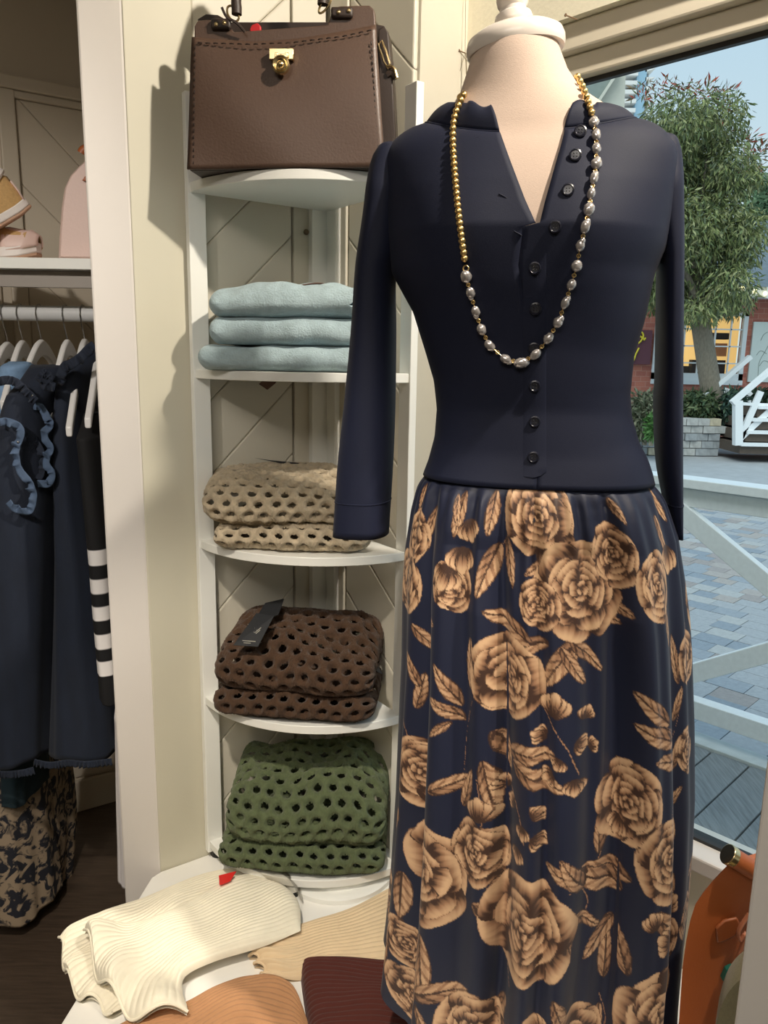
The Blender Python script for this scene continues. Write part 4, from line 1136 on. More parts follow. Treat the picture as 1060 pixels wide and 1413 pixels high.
# ================================================================== KNITWEAR ON THE PLATFORM
def ribbed(name, rows, label, material, lift, h, rib=60, rib_amp=.0011, rib_dir='v', ruf=(0, 0.0, 0.0), nu=170, nv=190, edge=(5, 5), group=None, drape=.006, seed=1, ruf_end=1, cat='sweater', rib_twist=0.0):
    """soft closed pad: rows of photo points from one end to the other, each running far edge -> near edge"""
    R = []
    for r in rows:
        P = np.array([PZ(x, y, PLAT + lift + h * .6) for x, y in r]); R.append(spl(P, nv))
    R = np.array(R)                                    # k, nv, 3
    G_ = np.stack([spl(R[:, j], nu) for j in range(nv)], 1)      # nu, nv, 3
    u = np.linspace(0, 1, nu)[:, None]; v = np.linspace(0, 1, nv)[None, :]
    pr = (1 - np.abs(2 * u - 1) ** edge[0]) ** .5 * (1 - np.abs(2 * v - 1) ** edge[1]) ** .5
    pr = np.clip(pr, 0, 1)
    w = v if rib_dir == 'v' else u
    other = u if rib_dir == 'v' else v
    ribs = np.abs(np.sin(PI * rib * (w + rib_twist * other + .012 * np.sin(5 * other + seed)))) ** .7
    soft = (vnoise(G_[..., 0] * 13 + seed, G_[..., 1] * 13, seed) - .5) * 2
    zt = h * pr * (1 + .25 * soft) + drape * soft * pr + rib_amp * 2 * (ribs - .5) * np.clip(pr * 2, 0, 1)
    zb_ = np.zeros_like(zt)
    if ruf[1]:
        e = sstep(1 - ruf[2], 1, u if ruf_end == 1 else 1 - u)
        wv = np.sin(ruf[0] * 2 * PI * v + .6 * np.sin(5 * v + seed))
        zt = zt + e * (ruf[1] * (.9 + wv) + .006); zb_ = zb_ + e * np.maximum(ruf[1] * (.9 + wv) - .004, 0)
        dirx = (G_[-1] - G_[-2]) if ruf_end == 1 else (G_[0] - G_[1]); dirx = dirx / (np.linalg.norm(dirx, axis=1, keepdims=True) + 1e-9)
        G_ = G_ + (e * .007 * np.sin(ruf[0] * 2 * PI * v * 1.0 + 2.2))[..., None] * dirx[None]
    top = G_.copy(); top[..., 2] = PLAT + lift + np.maximum(zt, .0012)
    bot = G_.copy(); bot[..., 2] = PLAT + lift + .0006 + zb_
    bot = bot[::4, ::4]
    me = big_mesh(name, np.vstack([top.reshape(-1, 3)]), nu, nv)
    mb = MB(); mb.loft(bot, False); me2 = mb.mesh('under')
    bm = bmesh.new(); bm.from_mesh(me); bm.from_mesh(me2); bm.to_mesh(me); bm.free()
    me.polygons.foreach_set('use_smooth', [True] * len(me.polygons))
    base = np.array([G_[..., 0].mean(), G_[..., 1].mean(), PLAT + lift]); shift_mesh(me, base)
    o = link(name, me, material, base); tag(o, label, cat, group)
    if ruf[1]:
        rim = MB(); ee = top[-1 if ruf_end == 1 else 0]; rim.tube(ee + EZ * .001, .0026, 7); rim.build('cuff_edge', material, o)
    return o
def rmat(n, c): return mat(n, c, .92, .5, 700, .05, sheen=.25, dist=.0008, spec=.2, vscale=30)
m_cream, m_ecru, m_tan, m_mar = rmat('cream_rib_knit', (244, 236, 214)), rmat('ecru_rib_knit', (224, 200, 164)), rmat('tan_rib_knit', (182, 136, 98)), rmat('maroon_rib_knit', (82, 42, 36))
ribbed('ribbed_sweater', [[(360, 1292), (348, 1312), (366, 1344)], [(395, 1280), (392, 1312), (408, 1348)], [(440, 1264), (448, 1300), (455, 1336)], [(490, 1247), (500, 1290), (505, 1340)], [(540, 1220), (565, 1280), (580, 1335)], [(600, 1205), (630, 1260), (640, 1320)]],
       'ecru ribbed sweater spread beside the corner shelf foot', m_ecru, 0.0, .020, 17, .0016, 'v', (4, .006, .25), ruf_end=0, seed=4, drape=.004)
ribbed('ribbed_sweater', [[(150, 1413), (140, 1450), (130, 1490)], [(255, 1378), (245, 1430), (240, 1500)], [(338, 1338), (335, 1420), (330, 1510)], [(398, 1350), (400, 1430), (400, 1510)], [(426, 1400), (432, 1450), (436, 1510)]],
       'tan ribbed sweater lying in front of the cream sweaters', m_tan, 0.0, .030, 22, .0018, 'v', seed=6, drape=.005, rib_twist=.25)
ribbed('ribbed_sweater', [[(413, 1311), (417, 1350), (428, 1420), (440, 1500)], [(432, 1311), (440, 1350), (452, 1420), (460, 1500)], [(480, 1312), (486, 1360), (492, 1430), (500, 1500)], [(530, 1316), (535, 1370), (540, 1430), (545, 1500)], [(600, 1326), (605, 1380), (610, 1430), (615, 1490)], [(680, 1345), (685, 1390), (690, 1430), (695, 1480)]],
       'dark maroon ribbed sweater half under the skirt hem', m_mar, 0.0, .046, 26, .0018, 'v', seed=9, drape=.007, edge=(9, 7))
ribbed('ribbed_sweater', [[(330, 1190), (362, 1210), (402, 1242)], [(262, 1210), (285, 1250), (305, 1300)], [(192, 1235), (222, 1285), (250, 1340)], [(124, 1263), (150, 1310), (190, 1378)], [(98, 1278), (92, 1320), (118, 1368), (168, 1392)], [(84, 1292), (90, 1335), (112, 1372), (160, 1396)]],
       'cream ribbed sweater underneath, with frilled cuff at far left', m_cream, 0.0, .026, 26, .0013, 'v', (3, .008, .25), seed=2, group='cream ribbed sweaters')
ribbed('ribbed_sweater', [[(340, 1198), (385, 1212), (412, 1238), (415, 1276)], [(305, 1216), (340, 1240), (358, 1265), (362, 1298)], [(258, 1240), (280, 1268), (290, 1290), (296, 1318)], [(205, 1262), (225, 1295), (240, 1318), (256, 1338)], [(152, 1268), (172, 1318), (205, 1348), (252, 1362)], [(124, 1276), (142, 1338), (190, 1378), (258, 1385)], [(118, 1284), (138, 1350), (182, 1398), (260, 1398)]],
       'cream ribbed sweater on top of the pile, frilled hem towards the viewer', m_cream, .030, .024, 24, .0013, 'v', (2.5, .014, .25), seed=3, group='cream ribbed sweaters')
# red tag between them, clear plastic pouch
P = [PZ(x, y, PLAT + .062) for x, y in ((302, 1209), (326, 1203), (318, 1216), (303, 1222))]
mb = MB(); mb.prism(P, (0, 0, .0015)); tag(mb.build('red_label', mat('red_card', (222, 40, 36), .5)), 'small red label on the cream sweaters', 'label')
pc = glass_mat('clear_plastic', (.93, .92, .90), .10, .08)
R = [spl([PZ(x, y, PLAT + hh) for x, y, hh in r], 24) for r in ([(318, 1186, .03), (345, 1195, .055), (380, 1222, .03)], [(355, 1185, .03), (380, 1200, .058), (408, 1232, .03)], [(385, 1192, .02), (404, 1208, .04), (415, 1240, .02)], [(392, 1200, .004), (413, 1215, .010), (419, 1246, .004)])]
R = np.array(R); gp_ = np.stack([spl(R[:, j], 24) for j in range(24)], 1); mb = MB(); mb.loft(gp_, False); tag(mb.build('plastic_pouch', pc, solid=.0006), 'clear plastic garment pouch edge by the shelf foot', 'pouch')

# ================================================================== TAN LEATHER BAG AT THE RIGHT
m_cog = mat('cognac_leather', (164, 88, 44), .42, .3, 300, .07, dist=.0008, vscale=8)
m_cogd = mat('cognac_leather_tab', (140, 74, 36), .5, .25, 300, dist=.0008)
tb_y = .90
tbag = thing('tote_bag', PY(1010, 1413, tb_y) * np.array([1, 1, 0]) + EZ * PLAT, 'cognac leather bag with gold tipped roll handle beside the window', 'handbag')
zb0 = PLAT + .001
out_px = [(1007, 1188), (996, 1199), (981, 1215), (968, 1231), (958, 1246), (951, 1268), (945, 1298), (940, 1335), (937, 1380), (935, 1413)]
fr = [PY(x, y, tb_y) for x, y in out_px]; fr.append(np.array([fr[-1][0] - .002, tb_y, zb0]))
rightx = fr[0][0] + .16
poly = fr + [np.array([rightx + .03, tb_y, zb0]), np.array([rightx + .02, tb_y, fr[5][2]]), np.array([rightx - .02, tb_y, fr[1][2]])]
rings = []
cen_ = np.mean(poly, 0)
for d, k in ((0.0, .965), (.006, .99), (.014, 1.0), (.085, 1.0), (.096, .99), (.10, .965)):
    tpz = max(p[2] for p in poly)
    rings.append([np.array([cen_[0] + (p[0] - cen_[0]) * k + .50 * d, tb_y + d * (1 - .8 * (p[2] - zb0) / (tpz - zb0)), max(zb0, cen_[2] + (p[2] - cen_[2]) * k)]) for p in poly])
mb = MB(); mb.loft(rings, True, True, True); mb.build('bag_body', m_cog, tbag)
h0 = PY(1007, 1180, tb_y - .004); h1 = PY(1062, 1214, tb_y - .004); hd_ = nrm(h1 - h0)
mb = MB(); mb.tube([h0, h0 + hd_ * .05, h0 + hd_ * .10, h0 + hd_ * .15], .0125, 20); hr = mb.build('roll_handle', m_cog, tbag)
mb = MB(); mb.tube([h0 - hd_ * .004, h0 + hd_ * .006], .0136, 24); mb.build('gold_cap', m_goldp, hr, bevel=.001)
tp = [PY(x, y, tb_y - .006) for x, y in ((988, 1282), (1000, 1271), (1018, 1267), (1024, 1280), (1016, 1292), (1000, 1300), (990, 1302))]
mb = MB(); mb.prism(tp, (0, .005, 0)); mb.build('leather_tab', m_cogd, tbag, bevel=.002)
m_strap = mat('pale_leather_strap', (176, 112, 82), .5, .2, 300)
mb = MB(); mb.tube(spl([PY(x, y, tb_y - .012) for x, y in ((1034, 1262), (1024, 1276), (1019, 1288), (1022, 1297), (1028, 1288), (1026, 1300), (1018, 1322))], 30), .0036, 8, flat=.7); mb.build('knotted_strap', m_strap, tbag)
gt = [PY(x, y, tb_y - .016) for x, y in ((1003, 1339), (1012, 1335), (1022, 1344), (1004, 1360), (997, 1353))]
mb = MB(); mb.prism(gt, (0, .008, 0)); g_ = mb.build('green_charm', mat('emerald_leather', (22, 92, 78), .4, .2, 300), tbag, bevel=.001)
for pp2 in (((1010, 1337), (1013, 1327), (1019, 1323), (1017, 1329)), ((1020, 1341), (1023, 1334), (1026, 1331), (1024, 1338))):
    mb = MB(); mb.tube(spl([PY(x, y, tb_y - .017) for x, y in pp2], 10), .0013, 7); mb.build('gold_hook', m_goldp, g_)
op = [PY(x, y, .80) for x, y in ((1062, 1338), (1030, 1346), (1010, 1362), (996, 1385), (988, 1413))]
op = spl(op, 16); op = list(op) + [np.array([op[-1][0] - .004, .80, zb0]), np.array([op[0][0] + .05, .80, zb0]), np.array([op[0][0] + .05, .80, op[0][2]])]
co = np.mean(op, 0); rings = [[np.array([co[0] + (p[0] - co[0]) * k + d * .5, .80 + d, max(zb0, co[2] + (p[2] - co[2]) * k)]) for p in op] for d, k in ((0, .97), (.006, .99), (.016, 1), (.04, .96), (.05, .88))]
mb = MB(); mb.loft(rings, True, True, True); tag(mb.build('suede_pouch', mat('olive_suede', (112, 104, 74), .95, .4, 300, .08, sheen=.3, dist=.001)), 'olive suede pouch in front of the cognac bag', 'pouch')

# ================================================================== CLOSET AT THE LEFT
SY = 1.70
szt = PY(60, 355.5, SY)[2]; szb = PY(60, 371, SY)[2]
sx0, sx1 = -1.7, -.575
def yback(x): return (KB + .5446 * x) / .8387 - .002
mb = MB(); mb.prism([(sx0, SY, szb), (sx1, SY, szb), (sx1, 2.15, szb), (sx0 + .3, yback(sx0 + .3), szb), (sx0, yback(sx0), szb)], (0, 0, szt - szb))
tag(mb.build('closet_shelf', m_shelf, bevel=.0015, smooth=False), 'white closet shelf board above the clothes rail', 'shelf')
mb = MB(); mb.prism([(sx0, SY + .03, szb - .035), (sx1, SY + .03, szb - .035), (sx1, SY + .045, szb - .035), (sx0, SY + .045, szb - .035)], (0, 0, .034)); tag(mb.build('shelf_batten', mat('grey_batten', (150, 142, 134), .5, .05, 80), smooth=False), 'grey batten under the closet shelf', 'batten')
RY = 1.84
rodz = PY(60, 432.5, RY)[2]
mb = MB(); mb.tube([(-1.62, RY, rodz), (-.56, RY, rodz)], .0175, 20); tag(mb.build('clothes_rail', mat('white_enamel_rail', (206, 206, 206), .25, .02, 60)), 'round pale grey clothes rail in the closet', 'rail')

# sneakers
m_suede = mat('tan_suede', (196, 158, 104), .85, .4, 260, .1, sheen=.2, dist=.001)
m_pink = mat('blush_leather', (224, 196, 186), .5, .15, 200)
m_gum = mat('gum_sole', (196, 158, 132), .6, .15, 120)
m_wht = mat('white_rubber', (232, 224, 218), .5, .05, 120)
def sneaker(heel, toe_dir, label, upper, k0=1.0):
    L = .27; X = nrm(toe_dir); up0 = np.array([0, 0, 1.0]); Y = nrm(np.cross(up0, X)); Zv = np.cross(X, Y)
    root = thing('sneaker', heel, label, 'shoe', 'pair of sneakers')
    pt = lambda x, y, z: heel + k0 * (X * x + Y * y + Zv * z)
    xs = np.linspace(0, 1, 26)
    wd = lambda t: .5 * np.interp(t, [0, .04, .15, .35, .6, .78, .92, 1], [.030, .052, .066, .070, .086, .094, .074, .022])
    rise = lambda t: np.interp(t, [0, .15, .7, .9, 1], [.006, 0, 0, .006, .018])
    def slab(z0, z1, k):
        rings = []
        for t in xs:
            w = wd(t) * k; x = -.006 + t * (L + .012 * (k - .98)); r = rise(t)
            rings.append([pt(x, -w, z0 + r), pt(x, w, z0 + r), pt(x, w, z1 + r), pt(x, -w, z1 + r)])
        m = MB(); m.loft(rings, True, True, True); return m
    slab(.0, .007, 1.06).build('outsole', m_gum, root, bevel=.0015)
    slab(.007, .030, 1.05).build('midsole', m_wht, root, bevel=.003)
    hh = lambda t: np.interp(t, [0, .06, .14, .26, .36, .45, .6, .8, .93, 1], [.080, .092, .088, .080, .092, .086, .066, .050, .040, .020])
    gap = lambda t: np.interp(t, [0, .02, .08, .3, .38, .42, 1], [.10, .35, .95, .95, .5, .02, .0])
    for sgn, nm in ((-1, 'upper'), (1, 'upper')):
        rings = []
        for t in np.linspace(0, .985, 34):
            g = gap(t) * .9; a = np.linspace(0, PI / 2 - g * .75, 14); w = wd(t) * .98; h = hh(t)
            rings.append([pt(t * L, sgn * w * math.cos(q) ** .7, .022 + rise(t) + (h) * math.sin(q) ** .9 * (1 / max(math.sin(PI / 2 - g * .75), .5) if g else 1)) for q in a])
        m = MB(); m.loft(rings, False); m.build(nm, upper, root, solid=.004)
    m = MB(); rings = []
    for t in np.linspace(.74, 1.0, 12):
        w = wd(t) * 1.02; a = np.linspace(0, PI, 20); rings.append([pt(t * L, w * math.cos(q), .022 + rise(t) + (hh(t) + .003) * math.sin(q) ** .9) for q in a])
    m.loft(rings, False, False, False); m.build('toe_cap', m_pink, root, solid=.003)
    tt = np.linspace(0, 2 * PI, 30, endpoint=False)
    ring = [pt(.055 + .052 * math.cos(q), .030 * math.sin(q), .112 + .006 * math.cos(2 * q) - .008 * math.cos(q)) for q in tt]
    m = MB(); m.tube(ring, .0065, 8, closed=True); m.build('collar_lining', m_wht, root)
    m = MB(); m.loft([[pt(x, y, z) for y in (-.024, 0, .024)] for x, z in ((.165, .080), (.13, .100), (.105, .118), (.095, .135))], False); m.build('tongue', m_pink, root, solid=.005)
    for k in range(4):
        x = .115 + k * .020; z = .108 - k * .010
        m = MB(); m.tube(spl([pt(x, -.026, z - .006), pt(x + .004, 0, z + .004), pt(x, .026, z - .006)], 8), .0028, 6); m.build('lace', m_wht, root)
    m = MB(); rings = [[pt(-.003 + .022 * t, (wd(.02 + t * .1)) * s_ * 1.0, z) for s_ in (-1, -.5, 0, .5, 1)] for t, z in ((.2, .03), (.05, .06), (.1, .09))]
    m.loft(rings, False); m.build('heel_tab', m_pink, root, solid=.003)
    return root
hA = PY(43, 290, 1.82)
sneaker(hA, (-.64, -.35, -.50), 'tan suede sneaker with gum sole propped heel up on the closet shelf', m_suede, .74)
tB = PY(57, 350, 1.83); tB[2] = szt
sneaker(tB + np.array([-.268, .02, 0]), (1, -.08, 0), 'blush toed sneaker lying flat on the closet shelf', m_suede)

# blush backpack
bpk = thing('backpack', PY(112, 354, 1.76) * np.array([1, 1, 0]) + EZ * szt, 'blush leather backpack with tan tabs on the closet shelf behind the post', 'backpack')
bpx = [(80, 354), (82, 325), (85, 285), (89, 258), (97, 241), (108, 229), (122, 216), (140, 207), (165, 203), (185, 208), (195, 260), (200, 354)]
fr = [PY(x, y, 1.76) for x, y in bpx]; fr[0][2] = fr[-1][2] = szt + .0005; cb = np.mean(fr, 0)
rings = [[np.array([cb[0] + (p[0] - cb[0]) * k - .40 * d, 1.76 + d, max(szt + .0005, cb[2] + (p[2] - cb[2]) * k)]) for p in fr] for d, k in ((0, .93), (.008, .985), (.02, 1), (.09, 1), (.11, .97), (.115, .9))]
mb = MB(); mb.loft(rings, True, True, True); mb.build('pack_body', m_pink, bpk)
mb = MB(); mb.prism([PY(x, y, 1.752) for x, y in ((113, 249), (117, 243), (124, 238), (135, 238), (135, 250))], (0, .006, 0)); mb.build('tan_tab', m_cog, bpk, bevel=.001)
mb = MB(); mb.tube(spl([PY(x, y, 1.752) for x, y in ((113, 212), (116, 207), (122, 206), (135, 205))], 10), .010, 10); mb.build('top_loop', m_cog, bpk)

# hangers
m_hang = mat('white_wood_hanger', (228, 226, 224), .35, .03, 60)
m_steel = mat('hanger_steel', (190, 190, 190), .25, metal=1.0)
def hanger(pt_, pe, ye, label, yt=RY):
    T = PY(pt_[0], pt_[1], yt); E = PY(pe[0], pe[1], ye)
    root = thing('clothes_hanger', T, label, 'hanger', 'white hangers on the rail')
    aa = np.linspace(PI * 1.15, -PI * .30, 16); hx = T[0]
    cz = rodz + .0185 - .019
    hook = [np.array([hx, RY + .0205 * math.cos(q), rodz + .0205 * math.sin(q)]) for q in aa][::-1]
    hook = [T, np.array([hx, RY, rodz - .055])] + [np.array([hx, RY - .012, rodz - .028])] + [np.array([hx, RY + .0205 * math.cos(q), rodz + .0205 * math.sin(q)]) for q in np.linspace(-PI * .8, -PI * 1.95, 16)]
    mb = MB(); mb.tube(spl(hook, 40), .0013, 7); mb.build('hook', m_steel, root)
    d = E - T; far = np.array([T[0] - d[0], T[1] - d[1], E[2]])
    pts = []
    for q, side in ((E, 0), (far, 1)):
        dd = q - T
        pth = [T, T + dd * .18 + EZ * (-.10 * dd[2] * -1 * -1) * 0 + EZ * abs(dd[2]) * .10, T + dd * .45 + EZ * abs(dd[2]) * .12, T + dd * .75 + EZ * abs(dd[2]) * .05, q]
        pts.append(spl(pth, 16))
    arm = np.vstack([pts[0][::-1], pts[1][1:]]); n = len(arm)
    hgt = np.interp(np.abs(np.linspace(-1, 1, n)), [0, .15, .5, 1], [.030, .026, .020, .017])
    ax_ = nrm(np.cross(np.r_[d[:2], 0], EZ)); rings = []
    for p, h in zip(arm, hgt):
        rings.append([p + ax_ * .0065 + EZ * (h * .25), p - ax_ * .0065 + EZ * (h * .25), p - ax_ * .0065 - EZ * h, p + ax_ * .0065 - EZ * h])
    mb = MB(); mb.loft(rings, True, True, True); mb.build('arms', m_hang, root, bevel=.003)
    return root
hanger((10, 476), (-26, 560), 1.66, 'white wooden hanger at the left edge of the picture')
hanger((31, 474), (4, 556), 1.66, 'white wooden hanger second from the left edge')
hanger((57, 473), (20, 560), 1.66, 'white wooden hanger with broad shoulder above the light blue denim')
hanger((93, 473), (66, 580), 1.66, 'white wooden hanger under the ruffled denim collar, left of two')
hanger((117, 472), (95, 592), 1.57, 'white wooden hanger nearest the post with its hook in view')
hanger((142, 472), (121, 580), 1.55, 'white wooden hanger half hidden by the post, black strap over it')
hanger((163, 474), (142, 588), 1.53, 'white wooden hanger tip peeking out at the post edge')

# hanging clothes: soft tubes with folds
def garment(rows, ydepth, label, name, material, cat, group=None, hem_fray=None, hd=.14, folds=5, amp=.006, attr=None, seed=1, solid=.002, root=None, n=72, m=70):
    rows = np.array(rows, float); Pn = spl(rows, m); a = np.linspace(0, 2 * PI, n, endpoint=False); rings = []; cols = []
    for i, (py, xl, xr) in enumerate(Pn):
        pl_, pr2_ = PY(xl, py, ydepth), PY(xr, py, ydepth); c = (pl_ + pr2_) / 2; hw = (pr2_[0] - pl_[0]) / 2; t = i / (m - 1)
        f = 1 + (amp / max(hw, .01)) * (np.sin(folds * a + seed + 1.2 * np.sin(2 * t + seed)) * (.4 + .6 * t) + .5 * np.sin((2 * folds + 3) * a + 2 * seed) * t)
        k = min(1, .3 + t * 8)
        rg = np.stack([c[0] + hw * sph(np.cos(a), .85) * f, ydepth + hd + hd * k * sph(np.sin(a), .85) * (.85 + .15 * f), np.full(n, c[2]) + .006 * np.sin(4 * a + seed) * (t > .9)], 1)
        rings.append(rg)
        if attr is not None: cols.append(np.tile(attr(py), (n, 1)))
    V = np.array(rings)
    me = big_mesh(name, V.reshape(-1, 3), m, n, True, None if attr is None else np.array(cols)); base = np.array([V[..., 0].mean(), V[..., 1].mean(), V[..., 2].min()]); shift_mesh(me, base)
    o = link(name, me, material, base, root, solid=solid)
    if root is None: tag(o, label, cat, group)
    return o, V
m_den = mat('dark_denim', (21, 30, 47), .85, .5, 700, .18, stretch=(1, 1, .25), dist=.0006, sheen=.1, vscale=40)
m_den2 = mat('denim_underside', (72, 90, 116), .85, .4, 500, .15, dist=.0006, vscale=60)
m_ltd = mat('light_denim', (120, 150, 184), .85, .4, 500, .15, dist=.0006, vscale=60)
def ruffle(path, y, parent, w=.012, waves=9, material=None, name='ruffle', amp=.009):
    w = w * 1.45; waves = waves * 1.3
    p = spl([PY(x, yy, y) for x, yy in path], 150); T = np.gradient(p, axis=0); T /= np.linalg.norm(T, axis=1, keepdims=True)
    t = np.linspace(0, 1, 150); side = np.cross(T, np.array([0, -1.0, 0])); side /= (np.linalg.norm(side, axis=1, keepdims=True) + 1e-9)
    rows_ = []
    for k in np.linspace(0, 1, 6):
        off = amp * k * np.sin(2 * PI * waves * t + 1.9 * np.sin(17 * t) + .9 * np.sin(41 * t)) * (.7 + .5 * np.sin(23 * t)); q = p + side * (w * (k - .3) + .5 * off * 0)[..., None] if False else p + side * (w * (k - .3)) + np.array([0, -1.0, 0]) * (off[:, None] + .004) + T * (.5 * off * np.cos(2 * PI * waves * t))[:, None]
        rows_.append(q)
    mb = MB(); mb.loft(np.array(rows_), False); return mb.build(name, material or m_den2, parent, solid=.0012)
dA = thing('denim_dress', PY(100, 1055, 1.66), 'dark denim sleeveless dress with ruffled armhole, nearest the post', 'dress', 'denim dresses on the rail')
garment([(478, 92, 122), (500, 82, 114), (540, 66, 106), (600, 62, 104), (700, 60, 112), (800, 57, 128), (900, 54, 138), (1000, 50, 150), (1052, 47, 156)], 1.64, '', 'dress_body', m_den, 'dress', hd=.13, folds=4, amp=.005, seed=2, root=dA)
ruffle([(36, 563), (48, 558), (59, 561), (68, 575), (72, 586), (64, 601), (72, 618), (66, 637), (74, 652), (70, 668), (53, 669)], 1.625, dA, .011, 8)
ruffle([(36, 568), (42, 590), (50, 605), (62, 628), (60, 650), (54, 668)], 1.632, dA, .010, 6, m_den)
ruffle([(78, 528), (88, 505), (98, 500), (110, 492), (122, 480), (130, 474)], 1.62, dA, .014, 6, m_den, 'collar_ruffle')
ruffle([(48, 1049), (70, 1053), (95, 1050), (120, 1052), (155, 1048)], 1.635, dA, .012, 16, m_den, 'frayed_hem', .004)
dB = thing('denim_dress', PY(20, 1060, 1.62), 'dark denim sleeveless dress with ruffled armhole, at the left edge', 'dress', 'denim dresses on the rail')
garment([(505, 8, 58), (530, 0, 58), (580, -18, 50), (650, -30, 50), (760, -36, 52), (900, -40, 50), (1000, -44, 48), (1060, -46, 48)], 1.60, '', 'dress_body', m_den, 'dress', hd=.13, folds=4, amp=.006, seed=5, root=dB)
ruffle([(0, 580), (14, 580), (28, 587), (32, 598), (25, 620), (28, 644), (42, 663), (49, 684), (42, 706), (21, 703), (11, 693)], 1.585, dB, .011, 9)
ruffle([(-5, 525), (10, 522), (25, 526), (40, 540), (52, 552)], 1.585, dB, .012, 6, m_den, 'collar_ruffle')
ruffle([(-20, 1062), (5, 1066), (30, 1064), (48, 1060)], 1.595, dB, .012, 12, m_den, 'frayed_hem', .004)
mb = MB(); mb.ball(PY(46, 546, 1.585), (.0045, .003, .0045), 12, 7); mb.build('shank_button', m_steel, dB)
mb = MB(); mb.ball(PY(25, 610, 1.58), (.0030, .003, .0030), 12, 7); mb.build('shank_button', m_steel, dB)
ruffle([(52, 524), (62, 512), (72, 520), (64, 530), (78, 532)], 1.60, dA, .012, 5, m_den, 'collar_ruffle')
garment([(500, 0, 26), (512, -8, 30), (560, -12, 20), (640, -20, 10)], 1.70, 'light blue denim garment between the dark denim dresses', 'denim_shirt', m_ltd, 'shirt', hd=.05, folds=3, amp=.004, seed=3)
STR = [(759, 780), (800, 819), (838, 857), (876, 896), (913, 933)]
def strp(py): return lin((226, 222, 220)) if any(a <= py <= b for a, b in STR) else lin((16, 16, 18))
m_strp = attr_mat('striped_jersey', .8, .2, 600)
rows_s = [(575, 92, 128), (640, 100, 134), (740, 109, 146), (770, 112, 150), (860, 120, 156), (940, 128, 162), (972, 131, 164)]
def garment_hi(*a, **k): return garment(*a, **k)
Pn = None
o, V = garment(rows_s, 1.55, 'black jersey top with white stripes hanging beside the post', 'striped_top', m_strp, 'top', hd=.10, folds=4, amp=.003, seed=4, attr=strp, m=220)
garment([(560, 92, 126), (640, 92, 134), (760, 98, 140), (900, 110, 150), (985, 118, 154)], 1.70, 'plain black garment between the denim dress and the striped top', 'black_garment', mat('black_jersey', (16, 16, 18), .9, .2, 500), 'garment', hd=.08, folds=3, amp=.004, seed=6)
garment([(975, 153, 176), (1010, 155, 178), (1060, 156, 182), (1120, 157, 190), (1180, 159, 196), (1225, 160, 200)], 1.475, 'white cotton garment hanging low against the post', 'white_garment', mat('white_cotton', (226, 222, 224), .85, .2, 300), 'garment', hd=.04, folds=7, amp=.003, seed=7)
def toile_mat():
    m = bpy.data.materials.new('toile_print'); m.use_nodes = True; nt = m.node_tree; b = nt.nodes['Principled BSDF']; b.inputs['Roughness'].default_value = .85
    tc = nt.nodes.new('ShaderNodeTexCoord'); n1 = nt.nodes.new('ShaderNodeTexNoise'); n1.inputs['Scale'].default_value = 26; n1.inputs['Detail'].default_value = 6; n1.inputs['Distortion'].default_value = 1.4
    r = nt.nodes.new('ShaderNodeValToRGB'); r.color_ramp.interpolation = 'LINEAR'
    r.color_ramp.elements[0].position = .46; r.color_ramp.elements[0].color = (*lin((34, 36, 46)), 1); r.color_ramp.elements[1].position = .53; r.color_ramp.elements[1].color = (*lin((158, 140, 118)), 1)
    nt.links.new(tc.outputs['Object'], n1.inputs['Vector']); nt.links.new(n1.outputs['Fac'], r.inputs[0]); nt.links.new(r.outputs[0], b.inputs['Base Color']); return m
m_toile = toile_mat()
garment([(1060, -40, 26), (1120, -40, 32), (1200, -44, 40), (1280, -50, 48)], 1.72, 'navy and beige toile dress at the left edge below the denim', 'toile_dress', m_toile, 'dress', 'toile dresses', hd=.12, folds=5, amp=.008, seed=2)
garment([(1055, 30, 62), (1100, 30, 66), (1180, 26, 74), (1280, 20, 66)], 1.86, 'navy and beige toile dress behind, its hem near the closet wall', 'toile_dress', m_toile, 'dress', 'toile dresses', hd=.10, folds=5, amp=.007, seed=5)
garment([(1050, -10, 28), (1080, -10, 30), (1116, -10, 31)], 1.70, 'dark teal hem showing below the denim dress', 'teal_skirt', mat('dark_teal', (24, 44, 52), .9, .2, 300), 'skirt', hd=.10, folds=4, amp=.005, seed=8)
# ================================================================== OUTSIDE THE WINDOW
def ray_x(px, y): return float(PY(px, 500, y)[0])
GZ = -.15
m_wood = mat('weathered_deck_wood', (134, 138, 140), .8, .5, 9, .22, stretch=(14, 1, 1), dist=.003)
m_rail = mat('white_rail_paint', (242, 244, 244), .55, .1, 60, .04, dist=.001)
m_conc = mat('plaza_concrete', (172, 174, 176), .85, .2, 6, .08)
RP = np.array([1.276, 2.907, 0]); kR = float(RP @ nW)
tR = lambda p: float((np.asarray(p) - RP) @ dW)
OD = RP - nW * (RP @ nW)
# ground of the plaza
mb = MB(); mb.prism([(-6, 2.0, GZ - .06), (60, 2.0, GZ - .06), (120, 300, GZ - .06), (-60, 300, GZ - .06)], (0, 0, .05)); pav = struct(mb.build('pavement', m_conc, smooth=False))
